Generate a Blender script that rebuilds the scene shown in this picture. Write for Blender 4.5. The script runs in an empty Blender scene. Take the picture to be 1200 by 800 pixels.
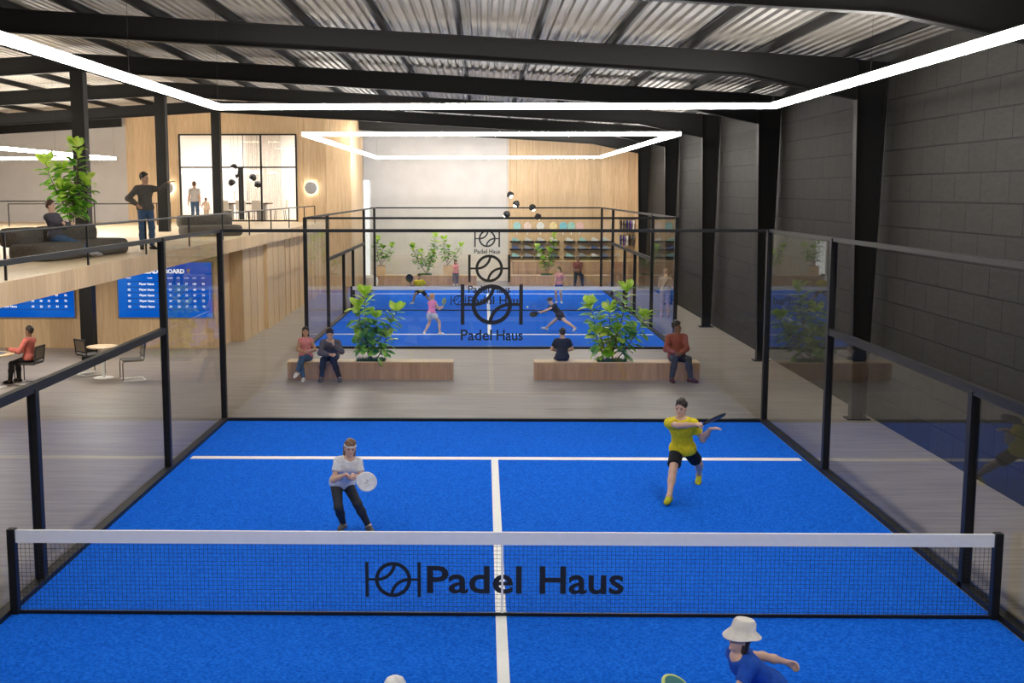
import bpy, bmesh, math, random
import numpy as np
from mathutils import Vector, Matrix, Euler

scene = bpy.context.scene
COL = scene.collection
R = math.radians

# ------------------------------------------------------------------ materials
_mats = {}
def _new(name):
    m = bpy.data.materials.new(name); m.use_nodes = True
    nt = m.node_tree; nt.nodes.clear()
    out = nt.nodes.new('ShaderNodeOutputMaterial')
    return m, nt, out
def _coords(nt, scale=(1, 1, 1), kind='Object'):
    tc = nt.nodes.new('ShaderNodeTexCoord'); mp = nt.nodes.new('ShaderNodeMapping')
    mp.inputs['Scale'].default_value = scale
    nt.links.new(tc.outputs[kind], mp.inputs['Vector'])
    return mp.outputs['Vector']
def _ramp(nt, stops):
    r = nt.nodes.new('ShaderNodeValToRGB')
    e = r.color_ramp.elements
    e[0].position, e[0].color = stops[0][0], (*stops[0][1], 1)
    e[1].position, e[1].color = stops[1][0], (*stops[1][1], 1)
    for p, c in stops[2:]:
        x = e.new(p); x.color = (*c, 1)
    return r
def _principled(nt, out, rough=.5, metal=0., spec=.5):
    b = nt.nodes.new('ShaderNodeBsdfPrincipled')
    b.inputs['Roughness'].default_value = rough
    b.inputs['Metallic'].default_value = metal
    b.inputs['Specular IOR Level'].default_value = spec
    nt.links.new(b.outputs[0], out.inputs[0])
    return b
def plain(name, col, rough=.5, metal=0., var=.12, scale=14., spec=.5, bump=0.):
    """a plain surface with a faint mottled variation"""
    if name in _mats: return _mats[name]
    m, nt, out = _new(name)
    b = _principled(nt, out, rough, metal, spec)
    n = nt.nodes.new('ShaderNodeTexNoise'); n.inputs['Scale'].default_value = scale
    n.inputs['Detail'].default_value = 3
    nt.links.new(_coords(nt), n.inputs['Vector'])
    lo = tuple(c * (1 - var) for c in col); hi = tuple(min(1, c * (1 + var)) for c in col)
    r = _ramp(nt, [(.3, lo), (.7, hi)])
    nt.links.new(n.outputs['Fac'], r.inputs[0]); nt.links.new(r.outputs[0], b.inputs['Base Color'])
    if bump:
        bp = nt.nodes.new('ShaderNodeBump'); bp.inputs['Strength'].default_value = bump
        bp.inputs['Distance'].default_value = .01
        nt.links.new(n.outputs['Fac'], bp.inputs['Height']); nt.links.new(bp.outputs[0], b.inputs['Normal'])
    _mats[name] = m
    return m
def emit(name, col, strength):
    if name in _mats: return _mats[name]
    m, nt, out = _new(name)
    e = nt.nodes.new('ShaderNodeEmission'); e.inputs[0].default_value = (*col, 1); e.inputs[1].default_value = strength
    nt.links.new(e.outputs[0], out.inputs[0]); _mats[name] = m
    return m
def wood(name, c1, c2, scale=(9, 9, .7), plank=0., rough=.45):
    if name in _mats: return _mats[name]
    m, nt, out = _new(name); b = _principled(nt, out, rough, 0, .35)
    v = _coords(nt, scale)
    n = nt.nodes.new('ShaderNodeTexNoise'); n.inputs['Scale'].default_value = 1.6; n.inputs['Detail'].default_value = 7
    n.inputs['Roughness'].default_value = .62; n.inputs['Distortion'].default_value = .6
    nt.links.new(v, n.inputs['Vector'])
    r = _ramp(nt, [(.25, c1), (.78, c2)])
    nt.links.new(n.outputs['Fac'], r.inputs[0])
    col = r.outputs[0]
    if plank:
        # board to board tone: white noise on the board index along x and y
        tc = nt.nodes.new('ShaderNodeTexCoord'); sx = nt.nodes.new('ShaderNodeSeparateXYZ')
        nt.links.new(tc.outputs['Object'], sx.inputs[0])
        ad = nt.nodes.new('ShaderNodeMath'); ad.operation = 'ADD'
        nt.links.new(sx.outputs[0], ad.inputs[0]); nt.links.new(sx.outputs[1], ad.inputs[1])
        dv = nt.nodes.new('ShaderNodeMath'); dv.operation = 'DIVIDE'; dv.inputs[1].default_value = plank
        nt.links.new(ad.outputs[0], dv.inputs[0])
        fl = nt.nodes.new('ShaderNodeMath'); fl.operation = 'FLOOR'; nt.links.new(dv.outputs[0], fl.inputs[0])
        wn = nt.nodes.new('ShaderNodeTexWhiteNoise'); wn.noise_dimensions = '1D'
        nt.links.new(fl.outputs[0], wn.inputs['W'])
        r2 = _ramp(nt, [(0., (.86, .84, .82)), (1., (1.06, 1.06, 1.06))])
        nt.links.new(wn.outputs['Value'], r2.inputs[0])
        mx = nt.nodes.new('ShaderNodeMix'); mx.data_type = 'RGBA'; mx.blend_type = 'MULTIPLY'
        mx.inputs['Factor'].default_value = 1
        nt.links.new(col, mx.inputs['A']); nt.links.new(r2.outputs[0], mx.inputs['B'])
        col = mx.outputs['Result']
    nt.links.new(col, b.inputs['Base Color'])
    _mats[name] = m
    return m
def glass(name, tint=(.985, .99, .983), base=.032):
    if name in _mats: return _mats[name]
    m, nt, out = _new(name)
    t = nt.nodes.new('ShaderNodeBsdfTransparent'); t.inputs[0].default_value = (*tint, 1)
    g = nt.nodes.new('ShaderNodeBsdfGlossy'); g.inputs['Roughness'].default_value = 0.0
    lw = nt.nodes.new('ShaderNodeLayerWeight'); lw.inputs[0].default_value = .5
    p = nt.nodes.new('ShaderNodeMath'); p.operation = 'POWER'; p.inputs[1].default_value = 5
    nt.links.new(lw.outputs['Facing'], p.inputs[0])
    ma = nt.nodes.new('ShaderNodeMath'); ma.operation = 'MULTIPLY_ADD'
    ma.inputs[1].default_value = .4; ma.inputs[2].default_value = base
    nt.links.new(p.outputs[0], ma.inputs[0])
    mx = nt.nodes.new('ShaderNodeMixShader')
    nt.links.new(ma.outputs[0], mx.inputs[0]); nt.links.new(t.outputs[0], mx.inputs[1]); nt.links.new(g.outputs[0], mx.inputs[2])
    nt.links.new(mx.outputs[0], out.inputs[0]); _mats[name] = m
    return m

def turf_mat():
    m, nt, out = _new('blue_turf'); b = _principled(nt, out, .95, 0, .04)
    v = _coords(nt)
    n = nt.nodes.new('ShaderNodeTexNoise'); n.inputs['Scale'].default_value = 38; n.inputs['Detail'].default_value = 4
    nt.links.new(v, n.inputs['Vector'])
    r = _ramp(nt, [(.25, (.003, .072, .50)), (.5, (.007, .130, .72)), (.78, (.020, .205, .88))])
    nt.links.new(n.outputs['Fac'], r.inputs[0]); nt.links.new(r.outputs[0], b.inputs['Base Color'])
    bp = nt.nodes.new('ShaderNodeBump'); bp.inputs['Strength'].default_value = .4; bp.inputs['Distance'].default_value = .01
    nt.links.new(n.outputs['Fac'], bp.inputs['Height']); nt.links.new(bp.outputs[0], b.inputs['Normal'])
    return m
def floor_mat():
    m, nt, out = _new('streaked_grey_floor'); b = _principled(nt, out, .42, 0, .35)
    v = _coords(nt, (.55, 7.5, 1))
    n = nt.nodes.new('ShaderNodeTexNoise'); n.inputs['Scale'].default_value = 1.5; n.inputs['Detail'].default_value = 8
    n.inputs['Roughness'].default_value = .65
    nt.links.new(v, n.inputs['Vector'])
    r = _ramp(nt, [(.28, (.225, .195, .163)), (.72, (.40, .355, .305))])
    nt.links.new(n.outputs['Fac'], r.inputs[0]); nt.links.new(r.outputs[0], b.inputs['Base Color'])
    return m
def block_mat():
    m, nt, out = _new('dark_painted_block'); b = _principled(nt, out, .7, 0, .2)
    tc = nt.nodes.new('ShaderNodeTexCoord'); sx = nt.nodes.new('ShaderNodeSeparateXYZ'); cb = nt.nodes.new('ShaderNodeCombineXYZ')
    nt.links.new(tc.outputs['Object'], sx.inputs[0])
    nt.links.new(sx.outputs[1], cb.inputs[0]); nt.links.new(sx.outputs[2], cb.inputs[1])
    br = nt.nodes.new('ShaderNodeTexBrick')
    br.inputs['Scale'].default_value = 1; br.inputs['Brick Width'].default_value = .95; br.inputs['Row Height'].default_value = .455
    br.inputs['Mortar Size'].default_value = .014; br.inputs['Mortar Smooth'].default_value = .3
    br.inputs['Color1'].default_value = (.023, .0215, .018, 1); br.inputs['Color2'].default_value = (.028, .026, .022, 1)
    br.inputs['Mortar'].default_value = (.008, .0075, .0065, 1)
    nt.links.new(cb.outputs[0], br.inputs['Vector'])
    n = nt.nodes.new('ShaderNodeTexNoise'); n.inputs['Scale'].default_value = 9; n.inputs['Detail'].default_value = 6
    nt.links.new(_coords(nt, (1, .6, 2.4)), n.inputs['Vector'])
    r = _ramp(nt, [(.25, (.78, .78, .78)), (.75, (1.2, 1.2, 1.2))]); nt.links.new(n.outputs['Fac'], r.inputs[0])
    mx = nt.nodes.new('ShaderNodeMix'); mx.data_type = 'RGBA'; mx.blend_type = 'MULTIPLY'; mx.inputs['Factor'].default_value = 1
    nt.links.new(br.outputs['Color'], mx.inputs['A']); nt.links.new(r.outputs[0], mx.inputs['B'])
    nt.links.new(mx.outputs['Result'], b.inputs['Base Color'])
    bp = nt.nodes.new('ShaderNodeBump'); bp.inputs['Strength'].default_value = .5; bp.inputs['Distance'].default_value = .02; bp.invert = True
    nt.links.new(br.outputs['Fac'], bp.inputs['Height']); nt.links.new(bp.outputs[0], b.inputs['Normal'])
    return m
def leaf_mat(name='glossy_green_leaf', cols=((.05, .20, .022), (.15, .42, .035), (.42, .70, .08))):
    m, nt, out = _new(name)
    b = nt.nodes.new('ShaderNodeBsdfPrincipled'); b.inputs['Roughness'].default_value = .38
    n = nt.nodes.new('ShaderNodeTexNoise'); n.inputs['Scale'].default_value = 5.5; n.inputs['Detail'].default_value = 1
    nt.links.new(_coords(nt), n.inputs['Vector'])
    r = _ramp(nt, [(.32, cols[0]), (.5, cols[1]), (.68, cols[2])])
    nt.links.new(n.outputs['Fac'], r.inputs[0]); nt.links.new(r.outputs[0], b.inputs['Base Color'])
    tr = nt.nodes.new('ShaderNodeBsdfTranslucent'); nt.links.new(r.outputs[0], tr.inputs[0])
    mx = nt.nodes.new('ShaderNodeMixShader'); mx.inputs[0].default_value = .3
    nt.links.new(b.outputs[0], mx.inputs[1]); nt.links.new(tr.outputs[0], mx.inputs[2]); nt.links.new(mx.outputs[0], out.inputs[0])
    return m
def screen_mat():
    m, nt, out = _new('blue_screen')
    v = _coords(nt, (.5, .5, .8))
    n = nt.nodes.new('ShaderNodeTexVoronoi'); n.feature = 'F1'; n.inputs['Scale'].default_value = 1.1
    nt.links.new(v, n.inputs['Vector'])
    r = _ramp(nt, [(.1, (.004, .085, .62)), (.55, (.006, .16, .80)), (.9, (.03, .22, .86))])
    nt.links.new(n.outputs['Distance'], r.inputs[0])
    e = nt.nodes.new('ShaderNodeEmission'); e.inputs[1].default_value = .62
    nt.links.new(r.outputs[0], e.inputs[0]); nt.links.new(e.outputs[0], out.inputs[0])
    return m

M = dict(
    black=plain('black_powder_coat', (.009, .009, .010), .45, spec=.35),
    steel=plain('black_painted_steel', (.0075, .007, .0065), .55, spec=.2),
    deck=plain('galvanised_roof_deck', (.15, .132, .112), .5, .2, .06, 3.), deck_lit=plain('lit_roof_deck', (.52, .49, .45), .6, 0, .05, 3.),  # left slope's brighter lighting is put into the paler deck colour
    white=plain('white_paint', (.90, .90, .89), .5, 0, .02),
    tape=plain('white_net_tape', (.92, .92, .92), .6, 0, .02),
    plaster=plain('pale_plaster', (.66, .63, .59), .8, 0, .05, 1.3),
    plaster_grey=plain('warm_grey_plaster', (.52, .49, .47), .8, 0, .05, 1.3),
    slate=plain('dark_grey_wall', (.10, .10, .10), .7),
    turf=turf_mat(), floor=floor_mat(), block=block_mat(), leaf=leaf_mat(), outermost=leaf_mat('lime_tip_leaf', ((.34, .62, .05), (.55, .80, .10), (.80, .93, .28))), screen=screen_mat(),
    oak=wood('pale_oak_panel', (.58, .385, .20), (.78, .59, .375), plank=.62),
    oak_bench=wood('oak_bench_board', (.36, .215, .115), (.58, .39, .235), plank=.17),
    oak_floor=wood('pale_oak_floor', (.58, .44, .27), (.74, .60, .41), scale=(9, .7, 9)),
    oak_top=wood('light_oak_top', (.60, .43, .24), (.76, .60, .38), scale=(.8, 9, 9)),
    bark=plain('grey_brown_bark', (.16, .115, .075), .85, 0, .3, 30),
    soil=plain('dark_soil', (.03, .022, .015), .95, 0, .4, 30),
    grass=plain('short_planter_grass', (.055, .14, .03), .7, 0, .5, 25),
    charcoal=plain('charcoal_boucle', (.095, .085, .072), .95, 0, .5, 60, .2, .6),
    chrome=plain('polished_chrome', (.75, .75, .75), .12, 1., .02),
    cane=plain('brown_woven_cane', (.13, .10, .07), .7, 0, .35, 70),
    seat=plain('black_chair_seat', (.02, .018, .016), .6),
    grey=plain('satin_grey_laptop', (.24, .235, .23), .35, .5, .05),
    glass=glass('clear_court_glass'),
    room_glass=glass('clear_room_glass', (.97, .97, .97), .02),
    led=emit('white_led_diffuser', (1, .965, .90), 50.),
    bulb=emit('warm_white_bulb', (1, .9, .75), 9.),
    daylight=emit('bright_frosted_daylight', (1, .99, .97), 1.6),
    decal=plain('dark_grey_vinyl', (.013, .013, .015), .55),
    netcord=plain('black_net_cord', (.012, .012, .016), .7),
    lettering=emit('white_screen_text', (1, 1, 1), 1.0),
    gold=plain('gold_trophy', (.80, .55, .28), .5),
)

# ------------------------------------------------------------------ mesh builder
class MB:
    def __init__(self): self.v = []; self.f = []
    def add(self, vs, fs):
        o = len(self.v); self.v += [tuple(p) for p in vs]; self.f += [tuple(i + o for i in q) for q in fs]; return self
    def box(self, x0, x1, y0, y1, z0, z1, rot=None, bev=0.):
        if bev:
            b = bmesh.new(); bmesh.ops.create_cube(b, size=1)
            for p in b.verts: p.co = Vector(((x0 + x1) / 2 + p.co.x * (x1 - x0), (y0 + y1) / 2 + p.co.y * (y1 - y0), (z0 + z1) / 2 + p.co.z * (z1 - z0)))
            bmesh.ops.bevel(b, geom=b.edges[:], offset=bev, segments=3, affect='EDGES', profile=.5)
            b.verts.index_update()
            vs = [p.co.copy() for p in b.verts]; fs = [[p.index for p in q.verts] for q in b.faces]; b.free()
        else:
            vs = [Vector((x, y, z)) for z in (z0, z1) for y in (y0, y1) for x in (x0, x1)]
            fs = [(0, 2, 3, 1), (4, 5, 7, 6), (0, 1, 5, 4), (2, 6, 7, 3), (0, 4, 6, 2), (1, 3, 7, 5)]
        if rot is not None: vs = [rot @ p for p in vs]
        return self.add(vs, fs)
    def cone(self, a, b, r0, r1=None, n=12, caps=True):
        r1 = r0 if r1 is None else r1
        a, b = Vector(a), Vector(b); d = (b - a).normalized()
        u = d.orthogonal().normalized(); w = d.cross(u)
        vs = []
        for p, r in ((a, r0), (b, r1)):
            for k in range(n):
                t = 2 * math.pi * k / n; vs.append(p + (u * math.cos(t) + w * math.sin(t)) * r)
        fs = [(k, (k + 1) % n, n + (k + 1) % n, n + k) for k in range(n)]
        if caps: fs += [tuple(range(n - 1, -1, -1)), tuple(range(n, 2 * n))]
        return self.add(vs, fs)
    def tube(self, pts, r, n=8, closed=False):
        pts = [Vector(p) for p in pts]; m = len(pts); rr = r if isinstance(r, (list, tuple)) else [r] * m
        vs, fs = [], []; u = None
        for i, p in enumerate(pts):
            if closed: d = pts[(i + 1) % m] - pts[i - 1]
            else: d = pts[min(i + 1, m - 1)] - pts[max(i - 1, 0)]
            d.normalize()
            if u is None: u = d.orthogonal().normalized()
            u = (u - d * u.dot(d)).normalized(); w = d.cross(u)
            for k in range(n):
                t = 2 * math.pi * k / n; vs.append(p + (u * math.cos(t) + w * math.sin(t)) * rr[i])
        for i in range(m if closed else m - 1):
            j = (i + 1) % m
            for k in range(n): fs.append((i * n + k, i * n + (k + 1) % n, j * n + (k + 1) % n, j * n + k))
        if not closed: fs += [tuple(range(n - 1, -1, -1)), tuple(range((m - 1) * n, m * n))]
        return self.add(vs, fs)
    def lathe(self, prof, n=24, c=(0, 0, 0)):
        vs, fs = [], []; m = len(prof)
        for r, z in prof:
            for k in range(n):
                t = 2 * math.pi * k / n; vs.append((c[0] + r * math.cos(t), c[1] + r * math.sin(t), c[2] + z))
        for i in range(m - 1):
            for k in range(n): fs.append((i * n + k, i * n + (k + 1) % n, (i + 1) * n + (k + 1) % n, (i + 1) * n + k))
        fs += [tuple(range(n - 1, -1, -1)), tuple(range((m - 1) * n, m * n))]
        return self.add(vs, fs)
    def prism(self, pts, y0, y1):
        """outline in the xz plane, given thickness along y"""
        n = len(pts)
        vs = [(x, y0, z) for x, z in pts] + [(x, y1, z) for x, z in pts]
        fs = [tuple(range(n)), tuple(range(2 * n - 1, n - 1, -1))] + [(k, n + k, n + (k + 1) % n, (k + 1) % n) for k in range(n)]
        return self.add(vs, fs)
    def stroke(self, pts, w, y0, y1):
        """a ribbon of width w along a path in the xz plane, with thickness along y"""
        L, Rr = [], []
        for i, p in enumerate(pts):
            a = pts[max(i - 1, 0)]; b = pts[min(i + 1, len(pts) - 1)]
            dx, dz = b[0] - a[0], b[1] - a[1]; l = math.hypot(dx, dz); nx, nz = -dz / l, dx / l
            L.append((p[0] + nx * w / 2, p[1] + nz * w / 2)); Rr.append((p[0] - nx * w / 2, p[1] - nz * w / 2))
        n = len(pts)
        vs = [(x, y0, z) for x, z in L] + [(x, y0, z) for x, z in Rr] + [(x, y1, z) for x, z in L] + [(x, y1, z) for x, z in Rr]
        fs = []
        for i in range(n - 1):
            fs += [(i, i + 1, n + i + 1, n + i), (2 * n + i, 3 * n + i, 3 * n + i + 1, 2 * n + i + 1),
                   (i, 2 * n + i, 2 * n + i + 1, i + 1), (n + i, n + i + 1, 3 * n + i + 1, 3 * n + i)]
        fs += [(0, n, 3 * n, 2 * n), (n - 1, 3 * n - 1, 4 * n - 1, 2 * n - 1)]
        return self.add(vs, fs)
    def ball(self, c, r, n=14, sc=(1, 1, 1), rot=None):
        vs, fs = [], []; m = max(6, n // 2)
        for i in range(m + 1):
            ph = math.pi * i / m
            for k in range(n):
                t = 2 * math.pi * k / n
                p = Vector((math.sin(ph) * math.cos(t) * r * sc[0], math.sin(ph) * math.sin(t) * r * sc[1], math.cos(ph) * r * sc[2]))
                if rot is not None: p = rot @ p
                vs.append(p + Vector(c))
        for i in range(m):
            for k in range(n): fs.append((i * n + k, (i + 1) * n + k, (i + 1) * n + (k + 1) % n, i * n + (k + 1) % n))
        return self.add(vs, fs)
    def build(self, name, mat, parent=None, loc=None, smooth=False):
        me = bpy.data.meshes.new(name)
        vs = self.v
        if parent is None and loc is None:
            xs = [p[0] for p in vs]; ys = [p[1] for p in vs]; zs = [p[2] for p in vs]
            loc = ((min(xs) + max(xs)) / 2, (min(ys) + max(ys)) / 2, min(zs))
            vs = [(p[0] - loc[0], p[1] - loc[1], p[2] - loc[2]) for p in vs]
        me.from_pydata(vs, [], self.f); me.update()
        b = bmesh.new(); b.from_mesh(me); bmesh.ops.remove_doubles(b, verts=b.verts[:], dist=1e-6)
        bmesh.ops.recalc_face_normals(b, faces=b.faces[:]); b.to_mesh(me); b.free()
        if smooth:
            for p in me.polygons: p.use_smooth = True
            try: me.set_sharp_from_angle(angle=R(40))
            except Exception: pass
        me.materials.append(mat)
        o = bpy.data.objects.new(name, me); COL.objects.link(o)
        if parent is not None: o.parent = parent
        if loc is not None: o.location = loc
        return o

def tag(o, label, cat, group=None):
    o['label'] = label; o['category'] = cat
    if group: o['group'] = group
    return o
def thing(name, label, cat, loc=(0, 0, 0), rz=0., group=None):
    o = bpy.data.objects.new(name, None); COL.objects.link(o)
    o.empty_display_size = .1; o.location = loc; o.rotation_euler = (0, 0, rz)
    return tag(o, label, cat, group)
def struct(name, mb, mat, parent=None, label=None, smooth=False):
    o = mb.build(name, mat, parent, smooth=smooth)
    if parent is None: o['kind'] = 'structure'
    if label: o['label'] = label
    return o
def dup(o, loc, rz=0., label=None, mats=None):
    c = o.copy(); COL.objects.link(c); c.location = loc; c.rotation_euler = (0, 0, rz)
    if label: c['label'] = label
    for ch in list(o.children):
        d = ch.copy(); COL.objects.link(d); d.parent = c
        for g in list(ch.children):
            e = g.copy(); COL.objects.link(e); e.parent = d
    return c

_dg = None
def text_mesh(s, width=None, height=None, bold=0., depth=.0015, align='CENTER'):
    """verts/faces of a string in the xz plane, facing -y"""
    cu = bpy.data.curves.new('txt', 'FONT'); cu.body = s; cu.size = 1; cu.offset = bold; cu.extrude = depth; cu.resolution_u = 3
    o = bpy.data.objects.new('txt', cu); COL.objects.link(o)
    bpy.context.view_layer.update()
    me = bpy.data.meshes.new_from_object(o.evaluated_get(bpy.context.evaluated_depsgraph_get()))
    vs = [tuple(p.co) for p in me.vertices]; fs = [tuple(p.vertices) for p in me.polygons]
    bpy.data.objects.remove(o); bpy.data.curves.remove(cu); bpy.data.meshes.remove(me)
    x0 = min(p[0] for p in vs); x1 = max(p[0] for p in vs); y0 = min(p[1] for p in vs); y1 = max(p[1] for p in vs)
    sx = sy = 1
    if width: sx = sy = width / (x1 - x0)
    if height: sy = height / (y1 - y0); sx = sx if width else sy
    off = {'CENTER': (x0 + x1) / 2, 'LEFT': x0, 'RIGHT': x1}[align]
    return [((p[0] - off) * sx, -p[2], (p[1] - y0) * sy) for p in vs], fs
def add_text(mb, s, x, y, z, **kw):
    vs, fs = text_mesh(s, **kw)
    return mb.add([(a + x, b + y, c + z) for a, b, c in vs], fs)
# ------------------------------------------------------------------ the hall
FR = [-12.2, -4.7, 2.9, 10.4, 18.0, 25.4, 32.9, 40.4]      # portal frames
RX, RIDGE = 7.2, -10.3
def roof_z(x): return 6.63 + (-.06 * x if x > RIDGE else -.06 * RIDGE + .058 * (x - RIDGE))     # underside of the rafters
def deck_z(x): return roof_z(x) + .58

struct('floor', MB().box(-22, RX + .3, -26, 46, -.2, 0), M['floor'])
struct('wall_right', MB().box(RX, RX + .3, -26, 46, 0, 8), M['block'])
struct('wall_left', MB().box(-22.3, -22, -26, 46, 0, 8), M['plaster_grey'])
struct('wall_rear', MB().box(-22, RX, -26.3, -26, 0, 9), M['slate'])

# corrugated deck: one slope each side of the ridge
def deck(x0, x1):
    mb = MB(); per = .18; n = int((x1 - x0) / per); prof = []
    for i in range(n):
        x = x0 + i * per
        prof += [(x, 0), (x + .085, 0), (x + .108, .045), (x + .157, .045)]
    prof.append((x1, 0))
    vs, fs = [], []
    for y in (-26, 46):
        for x, d in prof: vs.append((x, y, deck_z(x) + d))
    m = len(prof)
    for i in range(m - 1): fs.append((i, i + 1, m + i + 1, m + i))
    top = [(x0, -26, deck_z(x0) + .12), (x1, -26, deck_z(x1) + .12), (x1, 46, deck_z(x1) + .12), (x0, 46, deck_z(x0) + .12)]
    o = len(vs); vs += top; fs.append((o, o + 1, o + 2, o + 3))
    return mb.add(vs, fs)
ceiling = struct('ceiling', deck(RIDGE, RX + .3), M['deck'])
cz = Vector(ceiling.location)
def purlin(x, s):
    z = deck_z(x); mb = MB()
    z0 = roof_z(x) + .43
    mb.box(x - .012, x + .012, -26, 46, z0, z); mb.box(x - (.05 if s > 0 else 0), x + (.05 if s < 0 else 0), -26, 46, z0, z0 + .014)
    mb.box(x - .05, x + .05, -26, 46, z - .012, z)
    mb.v = [tuple(Vector(p) - cz) for p in mb.v]
    mb.build('purlin', M['steel'], ceiling)
x = -3.4 - 1.39 * 4
while x < RX:
    purlin(x, 1 if x < 0 else -1); x += 1.39
struct('ceiling_left', deck(-22, RIDGE), M['deck_lit'])
for x in (-11.4, -12.9, -14.4, -15.9, -17.4, -18.9, -20.4):
    o = ceiling; purlin(x, -1)

def steel_i(mb, pts_lo, pts_hi, y, w=.09):
    """an I section lying in the xz plane at depth y: web between the lower and upper line, flange on both"""
    for (a, b), (c, d) in zip(zip(pts_lo, pts_lo[1:]), zip(pts_hi, pts_hi[1:])):
        vs = []
        for yy in (y - .006, y + .006): vs += [(a[0], yy, a[1]), (b[0], yy, b[1]), (d[0], yy, d[1]), (c[0], yy, c[1])]
        mb.add(vs, [(0, 1, 2, 3), (7, 6, 5, 4), (0, 4, 5, 1), (2, 6, 7, 3), (1, 5, 6, 2), (3, 7, 4, 0)])
    for line, s in ((pts_lo, 1), (pts_hi, -1)):
        for a, b in zip(line, line[1:]):
            dx, dz = b[0] - a[0], b[1] - a[1]; l = math.hypot(dx, dz); nx, nz = -dz / l * .018 * s, dx / l * .018 * s
            vs = []
            for yy in (y - w, y + w): vs += [(a[0], yy, a[1]), (b[0], yy, b[1]), (b[0] + nx, yy, b[1] + nz), (a[0] + nx, yy, a[1] + nz)]
            mb.add(vs, [(0, 1, 2, 3), (7, 6, 5, 4), (0, 4, 5, 1), (2, 6, 7, 3), (1, 5, 6, 2), (3, 7, 4, 0)])
ORD = ['nearest', 'second', 'third', 'fourth', 'fifth']
vis = [y for y in FR if y > 0]
for i, y in enumerate(vis):
    hz = roof_z(6.6)
    mb = MB()
    xl = RIDGE if y > 37 else -22
    lo = [(xl, roof_z(xl)), (RIDGE, roof_z(RIDGE)), (4.6, roof_z(4.6)), (6.62, roof_z(6.62) - .3)]
    if y > 37: lo = [(-5.7, roof_z(-5.7)), (4.6, roof_z(4.6)), (6.62, roof_z(6.62) - .3)]
    hi = [(a, roof_z(a) + .43) for a, _ in lo]
    steel_i(mb, lo, hi, y)
    tag(mb.build('roof_beam', M['steel']), ['black steel roof beam across the top edge, nearest the camera, mostly out of frame',
        'long black roof beam crossing the picture above the front light ring', 'black roof beam next behind the one over the front light ring',
        'black roof beam just above the far bar of the front light ring', 'low black roof beam passing in front of the upstairs oak box',
        'farthest black roof beam, ending at the upstairs oak box'][i], 'beam', 'black steel roof beams')
    # tapered column on the block wall: inner flange leans, outer flange leans towards the wall
    if y < 5:
        mb = MB(); steel_i(mb, [(7.02, 0.), (7.17, roof_z(7.1) + .40)], [(6.76, 0.), (6.60, roof_z(6.6) + .42)], y, .10); struct('trim_wall_column', mb, M['steel'])
    if y > 5:
        mb = MB()
        inn = [(6.76, 0.), (6.60, roof_z(6.6) + .42)]; out = [(7.02, 0.), (7.17, roof_z(7.1) + .40)]
        steel_i(mb, out, inn, y, .10)
        mb.box(6.68, 7.10, y - .16, y + .16, 0, .02)
        tag(mb.build('steel_column', M['steel']), [0, 'wide black tapered column on the dark block wall, nearest the camera',
            'black tapered wall column seen just above the right rear corner of the front glass court', 'black tapered wall column whose foot stands bare on the floor beside the block wall',
            'black tapered wall column right beside the near end of the far light ring', 'farthest black tapered column on the dark block wall, beside the oak panelling'][i],
            'column', 'tapered columns on the block wall')
# beam over the foot of the left plaster wall
mb = MB(); lo = [(-22, roof_z(-22)), (-15.25, roof_z(-15.25))]; steel_i(mb, lo, [(a, b + .43) for a, b in lo], 37.3)
tag(mb.build('roof_beam', M['steel']), 'short black roof beam along the top of the grey plaster wall upstairs left', 'beam', 'black steel roof beams')
# round-edged posts under the ridge
for y, lab in ((18.0, 'black ridge column rising behind the big plant upstairs, down to the ground floor'),
               (25.4, 'black ridge column just right of the pointing man upstairs'), (32.9, 'black ridge column in front of the upstairs meeting room window')):
    mb = MB(); z0 = 0 if y < 20 else 3.02
    for x in (-.15, .132): mb.box(RIDGE + x, RIDGE + x + .018, y - .17, y + .17, z0, roof_z(RIDGE))
    mb.box(RIDGE - .14, RIDGE + .14, y - .02, y + .02, z0, roof_z(RIDGE))
    mb.box(RIDGE - .16, RIDGE + .16, y - .18, y - .165, z0, roof_z(RIDGE))
    tag(mb.build('steel_column', M['steel']), lab, 'column', 'columns under the roof ridge')

# ------------------------------------------------------------------ mezzanine and oak walls
EX = -6.85
mz = MB().box(-22, EX, -3, 37.6, 2.71, 3.02)
struct('floor_mezzanine', mz, M['oak_floor'])
struct('trim_mezzanine_edge', MB().box(EX, EX + .03, -3, 37.6, 2.69, 3.03), M['oak'])
struct('wall_leaderboard', MB().box(-22, -7.45, 20.15, 20.35, 0, 2.71), M['oak'])
w = MB()
w.box(-7.9, -7.45, 20.35, 21.6, 0, 2.71); w.box(-7.9, -7.06, 21.6, 24.75, 0, 2.71); w.box(-7.9, -6.94, 24.75, 27.6, 0, 2.71)
w.box(-7.9, -7.06, 27.6, 37.6, 0, 2.71)
for y in (22.6, 23.6): w.box(-7.06, -7.045, y, y + .035, 0, 2.71)
for y in (25.7, 26.6): w.box(-6.94, -6.925, y, y + .035, 0, 2.71)
for k in range(9): w.box(-7.06, -7.03, 28.6 + k, 28.66 + k, 0, 2.71)
struct('wall_oak_side', w, M['oak'])
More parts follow.
